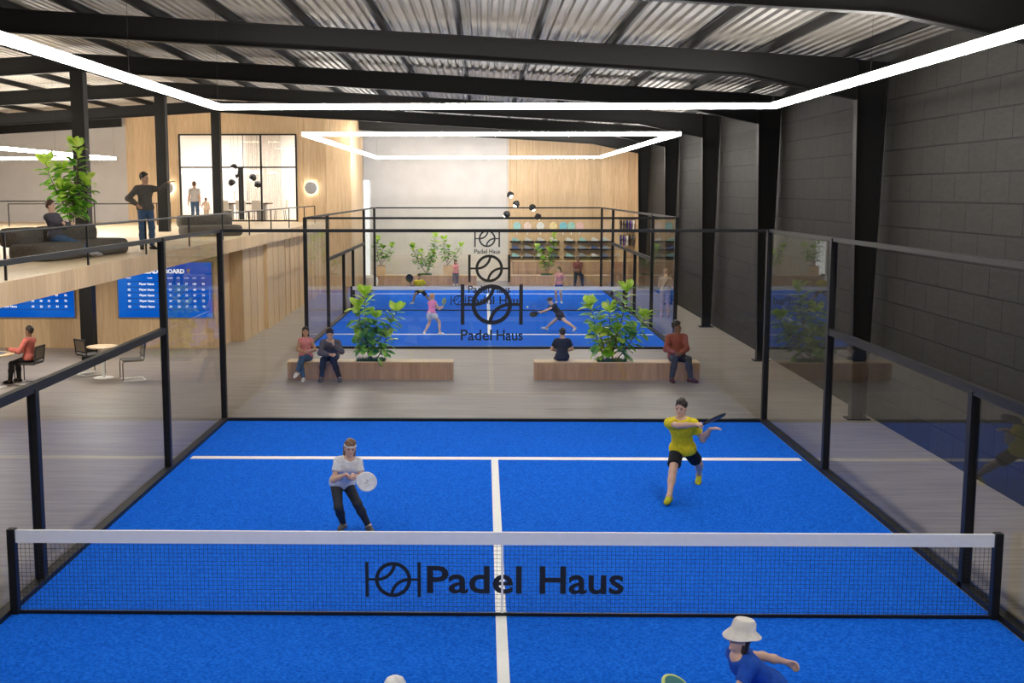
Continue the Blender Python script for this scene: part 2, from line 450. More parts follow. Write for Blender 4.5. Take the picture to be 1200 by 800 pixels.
# upstairs oak box with its glazed front
x0, x1, wx0, wx1, wz1 = -15.2, -5.75, -12.95, -8.05, 6.66
b = MB()
b.box(x0, wx0, 37.6, 37.75, 3.02, 8); b.box(wx1, x1, 37.6, 37.75, 3.02, 8); b.box(wx0, wx1, 37.6, 37.75, wz1, 8)
b.box(x0, x1, 37.6, 37.75, 2.6, 3.02); b.box(-7.2, x1, 37.6, 37.75, 0, 2.6)
b.box(x1 - .15, x1, 37.75, 42.5, 0, 8); b.box(x0, x0 + .15, 37.75, 42.5, 2.6, 8)
for k in range(1, 8): b.box(wx1 + .31 * k - .005, wx1 + .31 * k + .005, 37.59, 37.6, 3.02, 7.4)
struct('wall_oak_box', b, M['oak'])
struct('wall_meeting_room', MB().box(x0, x1, 42.35, 42.5, 2.6, 8).box(x0 + .15, x0 + .2, 37.8, 42.35, 3.02, 6.9).box(x1 - .2, x1 - .15, 37.8, 42.35, 3.02, 6.9), M['white'])
struct('floor_meeting_room', MB().box(x0 + .2, x1 - .2, 37.75, 42.35, 2.9, 3.03), M['oak_floor'])
struct('ceiling_meeting_room', MB().box(x0 + .2, x1 - .2, 37.75, 42.35, 6.9, 7.0), M['white'])
struct('wall_plaster_upstairs', MB().box(-22, x0, 37.6, 37.75, 2.71, 8), M['plaster_grey'])
# meeting room ceiling panels
for k, xx in enumerate((-12.6, -8.4)):
    t = thing('ceiling_light_panel', ['square ceiling light panel over the left half of the meeting room', 'square ceiling light panel over the right half of the meeting room'][k], 'light', (xx, 39.6, 6.86))
    MB().box(-1.3, 1.3, -.9, .9, 0, .04).build('frame', M['white'], t)
    MB().box(-1.25, 1.25, -.85, .85, -.008, .0).build('diffuser', emit('meeting_room_diffuser', (1, .95, .9), 18), t)
# window
wf = MB()
for xx in (wx0, -11.32, -9.53, wx1): wf.box(xx - .035, xx + .035, 37.56, 37.66, 3.02, wz1)
for zz in (3.06, 5.29, wz1 - .02): wf.box(wx0, wx1, 37.56, 37.66, zz - .03, zz + .03)
wf.box(-10.29, -10.27, 37.58, 37.64, 5.3, wz1)
win = struct('window_1', wf, M['black'])
wl = Vector(win.location)
def wpart(name, mb, mat):
    mb.v = [tuple(Vector(p) - wl) for p in mb.v]; return mb.build(name, mat, win)
for a, c in ((wx0, -11.32), (-11.32, -9.53), (-9.53, wx1)): wpart('glass_pane', MB().box(a + .04, c - .04, 37.61, 37.62, 5.33, wz1 - .05), M['room_glass'])
for a, c in ((wx0, -11.32), (-9.53, wx1)): wpart('glass_pane', MB().box(a + .04, c - .04, 37.61, 37.62, 3.1, 5.25), M['room_glass'])
d = MB(); d.box(-10.5, -10.40, 37.57, 37.65, 3.1, 5.26); d.box(-10.39, -10.29, 37.57, 37.65, 3.1, 5.26)
wpart('door_stile', d, M['black'])
for a, c in ((-11.28, -10.5), (-10.29, -9.57)): wpart('glass_door', MB().box(a, c, 37.605, 37.62, 3.1, 5.24), M['room_glass'])
for a in (-10.68, -10.12): wpart('door_handle', MB().tube([(a, 37.6, 3.9), (a, 37.55, 3.9), (a, 37.55, 4.3), (a, 37.6, 4.3)], .014), M['chrome'])
# curtain strips inside
cu = MB(); pts = []
for k in range(60): pts.append((-11.1 + k * .027, 42.2 + .03 * math.sin(k * 1.9)))
vs = [(p[0], p[1], z) for z in (3.05, 6.85) for p in pts]; n = len(pts)
cu.add(vs, [(k, k + 1, n + k + 1, n + k) for k in range(n - 1)])
vs = [(p[0], p[1] + .015, z) for z in (3.05, 6.85) for p in pts]
cu.add(vs, [(k, k + 1, n + k + 1, n + k) for k in range(n - 1)])
tag(cu.build('curtain', plain('pale_curtain', (.70, .66, .62), .8)), 'pale pleated curtain on the back wall of the upstairs meeting room', 'curtain')

# far end wall
f = MB(); f.box(-5.6, 1.0, 44.5, 44.7, 0, 8); f.box(-22, -6.2, 44.5, 44.7, 0, 8); f.box(-6.2, -5.6, 44.5, 44.7, 4.86, 8)
struct('wall_far', f, M['plaster'])
struct('trim_wainscot', MB().box(-5.5, 1.0, 44.42, 44.5, 0, 1.25), plain('beige_wainscot', (.66, .60, .53), .7, 0, .05, 2))
f = MB(); f.box(1.0, 7.05, 44.36, 44.7, 0, 8); f.box(1.62, 1.645, 44.34, 44.36, 0, 7.4); f.box(6.0, 6.02, 44.34, 44.36, 1, 7.4)
struct('wall_oak_far', f, M['oak'])
struct('wall_oak_return', MB().box(7.02, 7.2, 42.7, 44.4, 0, 8), M['oak'])
w2 = struct('window_2', MB().box(-6.2, -6.14, 44.46, 44.6, 0, 4.86).box(-5.66, -5.6, 44.46, 44.6, 0, 4.86).box(-6.2, -5.6, 44.46, 44.6, 4.8, 4.86).box(-6.2, -5.6, 44.46, 44.6, 0, .05), M['white'])
w2l = Vector(w2.location); mb = MB().box(-6.14, -5.66, 44.52, 44.54, .05, 4.8); mb.v = [tuple(Vector(p) - w2l) for p in mb.v]; mb.build('glowing_pane', M['daylight'], w2)
# ------------------------------------------------------------------ padel courts
HW, RAIL = 3.58, 2.17
def emblem(mb, cx, cz, y, w, dep=.002, st=1.):
    """two uprights, a ring and two seam curves; w = overall width"""
    k = w / 1.15; y0, y1 = y - dep, y
    for s in (-1, 1):
        mb.box(cx + s * .54 * k - .034 * k * st, cx + s * .54 * k + .034 * k * st, y0, y1, cz - .375 * k, cz + .375 * k)
        xa, xb = sorted((cx + s * .36 * k, cx + s * .51 * k))
        mb.box(xa, xb, y0, y1, cz - .026 * k * st, cz + .026 * k * st)
    ring = [(cx + .338 * k * math.cos(2 * math.pi * i / 40), cz + .338 * k * math.sin(2 * math.pi * i / 40)) for i in range(41)]
    mb.stroke(ring, .074 * k * st, y0, y1)
    for s in (-1, 1):
        arc = [(cx + s * (-.33 + .36 * math.cos(R(a))) * k, cz + s * (.36 + .36 * math.sin(R(a))) * k) for a in range(-92, -3, 8)]
        mb.stroke(arc, .066 * k * st, y0 - .0004, y1 + .0004)
    return mb
def court(yc, which, posts):
    t = struct('court_turf' , MB().box(-4.97, 4.97, yc - 9.97, yc + 9.97, 0, .012), M['turf'])
    t['label'] = 'bright blue padel court surface with white lines, ' + ('in the foreground' if which == 0 else 'behind the planter benches')
    l0 = Vector(t.location)
    def line(x0, x1, y0, y1):
        mb = MB().box(x0, x1, y0, y1, .012, .016); mb.v = [tuple(Vector(p) - l0) for p in mb.v]; mb.build('court_line', M['white'], t)
    line(-4.9, 4.9, yc + 6.86, yc + 7.05); line(-4.9, 4.9, yc - 7.05, yc - 6.86); line(-.055, .055, yc - 6.86, yc + 6.86)
    e = thing('court_enclosure', ['black framed glass enclosure around the front blue court', 'black framed glass enclosure around the far blue court'][which], 'glass enclosure', (0, yc, 0))
    def part(n, mb, m): return mb.build(n, M[m], e)
    ys = sorted([-p for p in posts] + list(posts))
    full = [-10, -posts[0], posts[0], 10]; short = [-posts[1], posts[1]]
    for s in (-1, 1):
        X = 5.04 * s
        for y in full: part('post', MB().box(X - .05, X + .05, y - .05, y + .05, 0, HW), 'black')
        for y in short: part('post', MB().box(X - .05, X + .05, y - .05, y + .05, 0, RAIL), 'black')
        part('base_rail', MB().box(X - .05, X + .07, -9.95, 9.95, 0, .07), 'black')
        part('top_rail', MB().box(X - .03, X + .03, -9.95, 9.95, HW - .05, HW + .01), 'black')
        part('middle_rail', MB().box(X - .04, X + .04, -posts[0], posts[0], RAIL - .04, RAIL + .06), 'black')
        for a, c in ((-9.94, -posts[0] - .06), (posts[0] + .06, 9.94)): part('glass_pane', MB().box(X - .006, X + .006, a, c, .08, HW - .06), 'glass')
        seg = [-posts[0] + .06, -posts[1] - .06, -posts[1] + .06, posts[1] - .06, posts[1] + .06, posts[0] - .06]
        for a, c in zip(seg[::2], seg[1::2]): part('glass_pane', MB().box(X - .006, X + .006, a, c, .08, RAIL - .05), 'glass')
    for s in ((-1, 1) if which else (1,)):
        Y = 10.04 * s
        part('base_rail', MB().box(-4.98, 4.98, Y - .05, Y + .05, 0, .06), 'black')
        part('top_rail', MB().box(-4.98, 4.98, Y - .03, Y + .03, HW - .05, HW + .01), 'black')
        g = part('glass_pane', MB().box(-4.98, 4.98, Y - .006, Y + .006, .07, HW - .06), 'glass')
        o = emblem(MB(), -.03, 2.2, Y - .008, 1.15).build('emblem', M['decal'], e); o['label'] = 'dark emblem of a ring between two bars'
        for wd_, xx_, ww_ in (('Padel', -.315, .575), ('Haus', .303, .485)): add_text(MB(), wd_, xx_, Y - .009, 1.53, width=ww_, height=.205, bold=.012).build('word', M['decal'], e)['label'] = f'dark word {wd_} on the glass'
    # net
    n = thing('padel_net', ['black court net with white top tape and large dark lettering, in the foreground', 'distant court net with white top tape on the far blue court'][which], 'net', (0, yc, .012))
    for s in (-1, 1): MB().box(s * 4.945 - .04, s * 4.945 + .04, -.045, .045, 0, .89, bev=.008).build('post', M['black'], n)
    MB().box(-4.905, 4.905, -.014, .014, .745, .875).build('top_tape', M['tape'], n)
    ms = MB(); wd = .0024
    for k in range(1, 222): x = -4.905 + k * 9.81 / 222; ms.box(x - wd / 2, x + wd / 2, -wd / 2, wd / 2, .035, .745)
    for k in range(17): z = .035 + (k + .5) * .71 / 17; ms.box(-4.905, 4.905, -wd / 2 - .001, wd / 2 - .001, z - wd / 2, z + wd / 2)
    ms.build('mesh', M['netcord'], n)
    MB().box(-4.905, 4.905, -.012, .012, .0, .035).build('bottom_band', M['black'], n)
    MB().box(-.026, .026, -.012, .012, .0, .76).build('centre_strap', M['tape'], n) if which else MB().box(.0, .022, -.010, .010, .0, .745).build('centre_strap', M['tape'], n)
    emblem(MB(), -1.09, .38, -.008, .56, st=1.05).build('emblem', M['decal'], n)['label'] = 'dark emblem of a ring between two bars'
    for wd_, xx_, ww_ in (('Padel', -.27, .955), ('Haus', .81, .845)): add_text(MB(), wd_, xx_, -.008, .235, width=ww_, height=.29, bold=.018).build('word', M['decal'], n)['label'] = f'dark word {wd_} on the net'
court(0, 0, (6.12, .95)); court(30.2, 1, (5.5, 1.45))
tag(MB().ball((1.15, 23.8, .78), .036, 12).build('padel_ball', plain('pale_ball', (.8, .82, .6), .8), smooth=True), 'small pale ball in the air left of the dark dressed player on far court', 'ball')

# LED rings
def ring(x0, x1, y0, y1, z, lab, th=.1):
    t = thing('pendant_light_ring', lab, 'light', (0, 0, z), 0, 'rectangular light rings')
    h = th / 2
    for a in ((x0 - h, x1 + h, y0 - h, y0 + h), (x0 - h, x1 + h, y1 - h, y1 + h), (x0 - h, x0 + h, y0 + h, y1 - h), (x1 - h, x1 + h, y0 + h, y1 - h)):
        MB().box(*a, 0, th * .9).build('light_bar', M['led'], t)
    for x in (x0, x1):
        k = max(2, int((y1 - y0) / 5))
        for i in range(k + 1):
            y = y0 + (y1 - y0) * i / k
            MB().cone((x, y, th * .9), (x, y, deck_z(x) - z), .0025, n=5).build('hanging_wire', M['steel'], t)
ring(-4.84, 4.84, -11.18, 9.28, 5.70, 'large glowing white light ring over the front court')
ring(-4.84, 4.84, 19.02, 39.48, 5.70, 'glowing white light ring over the far court')
ring(-20.5, -13.3, 13.0, 30.0, 5.40, 'glowing white light ring over the upstairs lounge, cut by left edge')
# ------------------------------------------------------------------ mezzanine railings
def railing(lab, pts, z0, h, step=1.9, r=.018, mid=True):
    t = thing('railing', lab, 'railing', (pts[0][0], pts[0][1], z0), 0, 'thin dark railings upstairs')
    o = Vector((pts[0][0], pts[0][1]))
    P = [Vector((p[0], p[1])) - o for p in pts]
    MB().tube([(p.x, p.y, h) for p in P], r, 8).build('handrail', M['black'], t)
    for a, b in zip(P, P[1:]):
        l = (b - a).length; n = max(1, round(l / step))
        for k in range(n + 1):
            if k == 0 and a is not P[0]: continue
            q = a + (b - a) * k / n
            MB().box(q.x - .016, q.x + .016, q.y - .016, q.y + .016, 0, h).build('post', M['black'], t)
railing('long dark railing along the open edge of the upstairs floor', [(-6.93, -1.9), (-6.93, 32.3), (-6.3 - .55, 34.5)], 3.03, .68, 3.3, .02)
railing('dark railing across the upstairs floor behind the seated man and plant', [(-19.5, 26.5), (-12.9, 26.5)], 3.02, .95, 3.2, .02)
railing('lower dark stair railing in front of the grey plaster wall upstairs', [(-17.5, 30.8), (-12.6, 30.8), (-12.6, 34.6)], 3.02, .82, 2.4, .02)

# ------------------------------------------------------------------ lounge sofas upstairs
def bolster(mb, L, D, H, z0, x, y, seg=14):
    """a fat upholstered block with fully rounded ends and shoulders, long axis y"""
    vs, fs = [], []; rows = []
    nz = 8
    for i in range(nz + 1):
        a = math.pi * i / nz - math.pi / 2
        ins = (1 - abs(math.cos(a)) ** .62) * min(H, D) * .40
        z = z0 + H / 2 + H / 2 * (abs(math.sin(a)) ** .75) * (1 if a > 0 else -1)
        row = []
        d2 = D / 2 - ins; l2 = L / 2 - ins; r = d2 * .92
        for k in range(seg * 2):
            t = 2 * math.pi * k / (seg * 2)
            px = math.copysign(abs(math.cos(t)) ** .6, math.cos(t)) * d2; py = math.copysign(abs(math.sin(t)) ** .6, math.sin(t)) * r
            py += math.copysign(l2 - r, math.sin(t)) if abs(math.sin(t)) > 1e-6 else 0
            row.append((x + px, y + py, z))
        rows.append(row)
    n = seg * 2
    for r_ in rows: vs += r_
    for i in range(nz):
        for k in range(n): fs.append((i * n + k, i * n + (k + 1) % n, (i + 1) * n + (k + 1) % n, (i + 1) * n + k))
    fs += [tuple(range(n - 1, -1, -1)), tuple(range(nz * n, nz * n + n))]
    return mb.add(vs, fs)
def sofa(lab, loc, rz, mods):
    t = thing('sofa', lab, 'sofa', loc, rz, 'dark boucle sofas upstairs')
    for (y, L, back) in mods:
        bolster(MB(), L, .95, .31, 0, .1, y).build('seat', M['charcoal'], t, smooth=True)
        if back: bolster(MB(), back, .50, .36, .23, -.42, y).build('backrest', M['charcoal'], t, smooth=True)
sofa('low charcoal bolster sofa upstairs with a man seated on it', (-8.35, 10.6, 3.02), R(-8), [(-.40, 1.5, .95), (1.30, 1.85, 1.9)])
sofa('dark rounded lounge sofa standing empty upstairs in front of meeting room window', (-7.95, 21.9, 3.02), R(-58), [(-.1, 1.75, 1.6)])

# ------------------------------------------------------------------ leaderboards
def board(lab, x0, x1, part_rows):
    z0, z1 = .86, 2.36; w = x1 - x0
    t = thing('leaderboard_screen', lab, 'screen', ((x0 + x1) / 2, 20.15, z0), 0, 'blue leaderboard screens')
    MB().box(-w / 2 - .03, w / 2 + .03, -.05, 0, -.03, z1 - z0 + .03).build('frame', M['grey'], t)
    MB().box(-w / 2, w / 2, -.058, -.05, 0, z1 - z0).build('display', M['screen'], t)
    Y = -.060
    def line_of(items):
        for s, x, z, kw in items: add_text(MB(), s, x, Y, z, **kw).build('text_label', M['lettering'], t)
    line_of([('LEADERBOARD', 0, 1.20, dict(width=1.10, bold=.04, height=.125))])
    heads = [(-.98, 'RANK'), (-.40, 'NAME'), (.15, 'GAMES'), (.38, 'SETS'), (.60, 'WON'), (.82, 'LOST'), (1.06, 'PTS')]
    line_of([(s, x, 1.06, dict(height=.034, bold=.01)) for x, s in heads])
    rows = [('01', '34', '20', '17', '100', '90'), ('02', '33', '23', '12', '88', '82'), ('03', '31', '22', '15', '87', '76'), ('04', '34', '20', '12', '85', '72'), ('05', '30', '25', '17', '81', '70')]
    ln = MB()
    for i, r_ in enumerate(rows):
        z = .885 - i * .155
        line_of([(r_[0], -.98, z, dict(height=.058, bold=.03)), ('Player', -.60, z - .012, dict(height=.072, width=.20, bold=.03)), ('Name', -.385, z, dict(height=.058, width=.18, bold=.03))] + [(s, x, z, dict(height=.058, bold=.03)) for x, s in zip((.15, .38, .60, .82, 1.06), r_[1:])])
        ln.box(-1.06, 1.16, Y - .001, Y + .001, z + .095, z + .107)
    ln.box(-1.06, 1.16, Y - .001, Y + .001, .885 - 4 * .155 - .065, .885 - 4 * .155 - .053)
    ln.build('ruled_lines', plain('navy_screen_rule', (.004, .03, .22), .5), t)
    for s in (-1, 1):
        x = s * .66; tr = MB()
        tr.prism([(x - .05, 1.325), (x + .05, 1.325), (x + .035, 1.26), (x + .01, 1.24), (x + .01, 1.215), (x + .035, 1.20), (x - .035, 1.20), (x - .01, 1.215), (x - .01, 1.24), (x - .035, 1.26)], Y - .001, Y + .001)
        tr.build('trophy_symbol', M['gold'], t)
board('wide blue leaderboard screen on the oak wall, its heading visible under the upstairs floor edge', -10.18, -7.61, 5)
board('blue leaderboard screen at the left edge, upper half hidden by the upstairs floor', -13.98, -11.41, 5)

# ------------------------------------------------------------------ cane chairs, tables, laptop
def chair(lab, loc, rz):
    t = thing('cantilever_chair', lab, 'chair', loc, rz, 'cane chairs downstairs')
    fr = MB(); w = .225
    # the base loop lies on the floor, the tube rises at the front edge (-y) and carries seat and back
    base = [(-w, -.24, .03), (-w, -.22, .013), (-w, .24, .013), (-w + .02, .26, .013), (w - .02, .26, .013), (w, .24, .013), (w, -.22, .013), (w, -.24, .03)]
    MB().tube(base, .0135, 8).build('floor_runner', M['white'], t, smooth=True)  # chrome runner coloured white to stand in for its lit reflections
    for s in (-1, 1): fr.tube([(s * w, .22, .46), (s * w, -.20, .46), (s * w, -.235, .44), (s * w, -.24, .40), (s * w, -.24, .03)], .012, 8)
    for s in (-1, 1): fr.tube([(s * w, .20, .46), (s * w, .235, .50), (s * w, .28, .86)], .012, 8)
    fr.tube([(-w, .20, .457), (w, .20, .457)], .011, 8)
    fr.build('tube_frame', M['seat'], t, smooth=True)
    MB().box(-.23, .23, -.24, .22, .462, .492, bev=.012).build('seat', M['seat'], t)
    bk = MB(); rot = Matrix.Translation((0, .25, .70)) @ Matrix.Rotation(R(-7), 4, 'X')
    bk.box(-.24, .24, -.014, .014, -.16, -.125, rot); bk.box(-.24, .24, -.014, .014, .125, .16, rot)
    bk.box(-.24, -.20, -.014, .014, -.125, .125, rot); bk.box(.20, .24, -.014, .014, -.125, .125, rot)
    b = bk.build('backrest_frame', M['seat'], t)
    MB().box(-.20, .20, -.006, .006, -.125, .125, rot).build('cane_panel', M['cane'], b)
    return t
# chair faces -y before turning
chair('cane backed cantilever chair facing left, alone beside the glass', (-8.22, 14.75, 0), R(-64))
chair('cane backed cantilever chair facing away from the oak wall, behind the small round table', (-9.45, 15.55, 0), R(140))
chair('cane backed cantilever chair under the man in coral shirt', (-10.38, 14.23, 0), R(-94))
def table(lab, loc, r, h=.74, col='oak_top'):
    t = thing('round_table', lab, 'table', loc, 0, 'pale round tables downstairs')
    MB().lathe([(r - .02, h - .035), (r, h - .02), (r, h - .005), (r - .008, h)], 40).build('tabletop', M[col], t, smooth=True)
    MB().cone((0, 0, .02), (0, 0, h - .035), .035, n=16).build('column', M['white'], t, smooth=True)
    MB().lathe([(.23, 0), (.23, .008), (.2, .016), (.04, .024)], 32).build('base_plate', M['white'], t, smooth=True)
table('small pale round table beside the two empty cane chairs', (-8.98, 15.05, 0), .36)
table('pale round table with laptop at the left edge', (-10.95, 13.75, 0), .42)
t = thing('laptop', 'open grey laptop on the round table at left edge', 'laptop', (-10.85, 13.75, .741), R(-80))
MB().box(-.17, .17, -.12, .12, 0, .016, bev=.005).build('keyboard_base', M['grey'], t)
MB().box(-.17, .17, -.005, .005, 0, .235, Matrix.Translation((0, -.12, .014)) @ Matrix.Rotation(R(14), 4, 'X')).build('screen_lid', M['grey'], t)

# ------------------------------------------------------------------ planter benches between the courts
def bench(lab, x0, x1, y0, y1, h, hole=None, slab=None):
    t = thing('planter_bench', lab, 'bench', ((x0 + x1) / 2, (y0 + y1) / 2, 0), 0, 'oak planter benches')
    a, b, d = (x1 - x0) / 2, (y1 - y0) / 2, .025
    f = MB()
    f.box(-a, a, -b, -b + d, 0, h - .02); f.box(-a, a, b - d, b, 0, h - .02); f.box(-a, -a + d, -b + d, b - d, 0, h - .02); f.box(a - d, a, -b + d, b - d, 0, h - .02)
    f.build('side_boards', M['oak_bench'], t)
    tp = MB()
    if hole:
        hx, hw = hole
        tp.box(-a - .005, hx - hw, -b - .005, b + .005, h - .02, h); tp.box(hx + hw, a + .005, -b - .005, b + .005, h - .02, h)
        tp.box(hx - hw, hx + hw, -b - .005, -b + .04, h - .02, h); tp.box(hx - hw, hx + hw, b - .04, b + .005, h - .02, h)
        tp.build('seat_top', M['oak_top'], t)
        MB().box(hx - hw, hx + hw, -b + .04, b - .04, h - .09, h - .03).build('soil', M['soil'], t)
        g = MB(); rnd = random.Random(5 + int(x0))
        for _ in range(900):
            px = hx + rnd.uniform(-hw, hw); py = rnd.uniform(-b + .03, b - .03); hh = rnd.uniform(.05, .13); an = rnd.uniform(0, 6.28); ww = .006
            dx, dy = math.cos(an) * ww, math.sin(an) * ww; tx, ty = rnd.uniform(-.05, .05), rnd.uniform(-.05, .05)
            g.add([(px - dx, py - dy, h - .03), (px + dx, py + dy, h - .03), (px + tx, py + ty, h - .03 + hh)], [(0, 1, 2)])
        go = g.build('grass', M['grass'], t); go['kind'] = 'stuff'
    else:
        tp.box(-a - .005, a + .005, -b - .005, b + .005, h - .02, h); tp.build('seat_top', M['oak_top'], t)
bench('long oak bench with a leafy plant, two people seated at its left end', -4.68, -.88, 14.87, 15.33, .41, (.0, .33))
bench('long oak bench with a leafy plant, a man in red seated at its right end', .98, 4.75, 14.87, 15.33, .41, (-.1, .33))
bench('low oak bench along the pale far wall, plant pots standing on it', -5.3, -.5, 41.75, 42.45, .46, (-1.9 + 2.9 - .95, .25))
bench('low oak bench in front of the shoe counter, a man seated on it', .95, 5.5, 41.75, 42.3, .46, (-.5, .25))
# long counter under the shoes
t = thing('display_counter', 'long oak counter under the wall of shoes', 'counter', (3.95, 43.92, 0))
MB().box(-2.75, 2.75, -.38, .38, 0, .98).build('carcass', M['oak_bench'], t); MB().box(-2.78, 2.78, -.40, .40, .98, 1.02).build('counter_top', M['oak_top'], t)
tag(MB().lathe([(.28, 0), (.36, .06), (.38, .25), (.34, .42), (.2, .5), (.02, .52)], 28, (-5.35, 41.1, 0)).build('pouf', M['white'], smooth=True), 'white round pouf at the left foot of the far wall bench', 'pouf')

# ------------------------------------------------------------------ wall lights and pendants
for xx, lab in ((-7.43, 'round glowing wall light right of the meeting room window'), (-13.48, 'round glowing wall light left of the meeting room window, by the pointing hand')):
    t = thing('wall_light', lab, 'light', (xx, 37.58, 4.43), 0, 'round wall lights')
    o = MB(); o.lathe([(.23, 0), (.26, .015), (.26, .03), (.24, .045)], 28); o.v = [(x_, -.11 + z_ * 0 - z_, y_) for x_, y_, z_ in o.v]
    o.build('disc', plain('grey_disc', (.40, .40, .40), .6), t, smooth=True)
    o = MB(); o.lathe([(.19, 0), (.21, .02), (.21, .04), (.20, .05)], 28); o.v = [(x_, -.02 - z_, y_) for x_, y_, z_ in o.v]
    o.build('glow_ring', emit('wall_light_glow', (1, .95, .85), 30), t)
def pendant(lab, loc, top, tilt):
    t = thing('pendant_lamp', lab, 'lamp', loc, 0, 'small black faceted pendant lamps')
    rot = Euler(tilt).to_matrix()
    s = MB(); n = 6
    vs = []
    for r_, z in ((.07, .15), (.16, .05), (.16, -.05), (.10, -.12)):
        for k in range(n): a = 2 * math.pi * k / n; vs.append(rot @ Vector((r_ * math.cos(a), r_ * math.sin(a), z)))
    fs = [(i * n + k, i * n + (k + 1) % n, (i + 1) * n + (k + 1) % n, (i + 1) * n + k) for i in range(3) for k in range(n)] + [tuple(range(n - 1, -1, -1))]
    s.add(vs, fs).build('shade', M['black'], t)
    MB().ball(rot @ Vector((0, 0, -.10)), .085, 12).build('bulb', M['bulb'], t, smooth=True)
    MB().cone((0, 0, .14), (0, 0, top - loc[2]), .004, n=5).build('cord', M['black'], t)
w5 = ['topmost', 'second from top', 'middle', 'second lowest', 'lowest']
for k, (px, pz) in enumerate([(1.03, 4.13), (1.31, 3.71), (2.05, 3.55), (.88, 3.24), (2.32, 3.12)]):
    pendant('small black faceted pendant lamp, ' + w5[k] + ' of five before the far oak wall', (px, 42.0 + .1 * k, pz), deck_z(px), (R(20 * (k - 2)), R(35 if k % 2 else -25), 0))
for k, (px, pz) in enumerate([(-10.98, 5.32), (-10.8, 4.99), (-10.21, 4.88), (-11.15, 4.66), (-10.04, 4.59)]):
    pendant('small black faceted pendant lamp, ' + w5[k] + ' of five in the meeting room', (px, 39 + .1 * k, pz), 6.9, (R(20 * (k - 2)), R(-30 if k % 2 else 35), 0))

# meeting table with chairs behind the glass
t = thing('meeting_table', 'long dark topped table inside the upstairs meeting room', 'table', (-10.7, 39.8, 3.03))
MB().box(-1.15, 1.15, -.5, .5, .70, .76, bev=.01).build('tabletop', wood('dark_walnut_top', (.06, .035, .02), (.13, .08, .045), (.8, 9, 9)), t)
for sx in (-.75, .75): MB().box(sx - .2, sx + .2, -.25, .25, 0, .70, bev=.02).build('leg', M['grey'], t)
def mchair(lab, loc, rz):
    t = thing('meeting_chair', lab, 'chair', loc, rz, 'meeting room chairs')
    MB().box(-.23, .23, -.23, .23, .43, .48, bev=.015).build('seat', M['plaster'], t)
    MB().box(-.22, .22, -.02, .02, .48, .88, Matrix.Translation((0, .23, 0)) @ Matrix.Rotation(R(-6), 4, 'X')).build('backrest', M['plaster'], t)
    for sx in (-1, 1):
        for sy in (-1, 1): MB().cone((sx * .19, sy * .19, .43), (sx * .22, sy * .23, 0), .013, n=8).build('leg', M['black'], t)
for k, (xx, yy, rz, lab) in enumerate([(-11.4, 38.95, 180, 'first meeting chair from the left on the window side of the table'), (-10.65, 38.95, 180, 'meeting chair second from left on the window side of the table'),
        (-9.95, 38.95, 180, 'third meeting chair from the left on the window side of the table'), (-9.15, 39.8, -90, 'meeting chair at the right end of the meeting table')]):
    mchair('pale ' + lab, (xx, yy, 3.03), R(rz))

# ------------------------------------------------------------------ padel rackets, shoes and shirts
def racket(name_label, loc, rot, face, edge, grip=None, group=None, s=1., mark=False, holes=True):
    """lying in local xz, handle down, grip end at the origin"""
    t = thing('padel_racket', name_label, 'racket', loc, 0, group); t.rotation_euler = rot
    o = []
    for k in range(36):
        a = 2 * math.pi * k / 36; x_ = .13 * math.sin(a); z_ = .145 * math.cos(a)
        if z_ < 0: x_ *= 1 - .30 * (z_ / -.145) ** 2
        o.append((x_ * s, (z_ + .31) * s))
    MB().prism(o, -.013 * s, .013 * s).build('face', face, t)
    vs = [(x_, 0, z_) for x_, z_ in o]; MB().tube(vs, .017 * s, 8, closed=True).build('rim', edge, t, smooth=True)
    MB().tube([(-.055 * s, 0, .20 * s), (0, 0, .13 * s), (.055 * s, 0, .20 * s)], .013 * s, 8).build('throat', edge, t, smooth=True)
    MB().cone((0, 0, 0), (0, 0, .15 * s), .017 * s, n=10).build('grip', grip or edge, t, smooth=True)
    if mark: MB().stroke([(-.03 * s, .29 * s), (-.01 * s, .34 * s), (.0, .30 * s), (.015 * s, .35 * s), (.03 * s, .30 * s)], .008 * s, -.0145 * s, .0145 * s).build('emblem', M['decal'], t)
    return t
cols = [('teal', (.35, .62, .62)), ('pale pink', (.80, .62, .54)), ('white', (.75, .74, .70)), ('yellow', (.82, .66, .34)), ('blue', (.22, .55, .66)), ('green', (.38, .66, .58)), ('red and white', (.78, .50, .46))]
for (px, (cn, c)) in zip((605.8, 618, 633, 648, 659.6, 669, 679), cols):
    X = 1.38 + (px - 605) * .041; m_ = plain('racket_' + cn.replace(' ', '_'), c, .4)
    racket(cn + ' padel racket hanging on the oak wall above the shoes', (X, 44.33, 2.22), (0, 0, 0), m_, m_, M['white'], 'rackets on the far oak wall', s=1.3)
def shoe_mb():
    mb = MB(); pr = [(-.14, .0), (.14, .0), (.15, .025), (.13, .06), (.06, .075), (0, .115), (-.05, .135), (-.13, .13), (-.15, .06)]
    n = len(pr); vs = []
    for w_, sc in ((-.052, .92), (-.035, 1.), (.035, 1.), (.052, .92)):
        for x_, z_ in pr: vs.append((x_ * sc, w_, .002 + z_ * (sc if z_ > .03 else 1)))
    fs = [tuple(range(n)), tuple(range(4 * n - 1, 3 * n - 1, -1))]
    for j in range(3):
        for k in range(n): fs.append((j * n + k, (j + 1) * n + k, (j + 1) * n + (k + 1) % n, j * n + (k + 1) % n))
    return mb.add(vs, fs)
sm = [('white', plain('white_shoe', (.72, .72, .72), .6)), ('grey', plain('grey_shoe', (.30, .32, .36), .6)), ('pale teal', plain('teal_shoe', (.35, .62, .62), .6)), ('blue', plain('navy_shoe', (.10, .14, .30), .6))]
rowz = [1.90, 1.53, 1.16]; rown = ['top', 'middle', 'bottom']
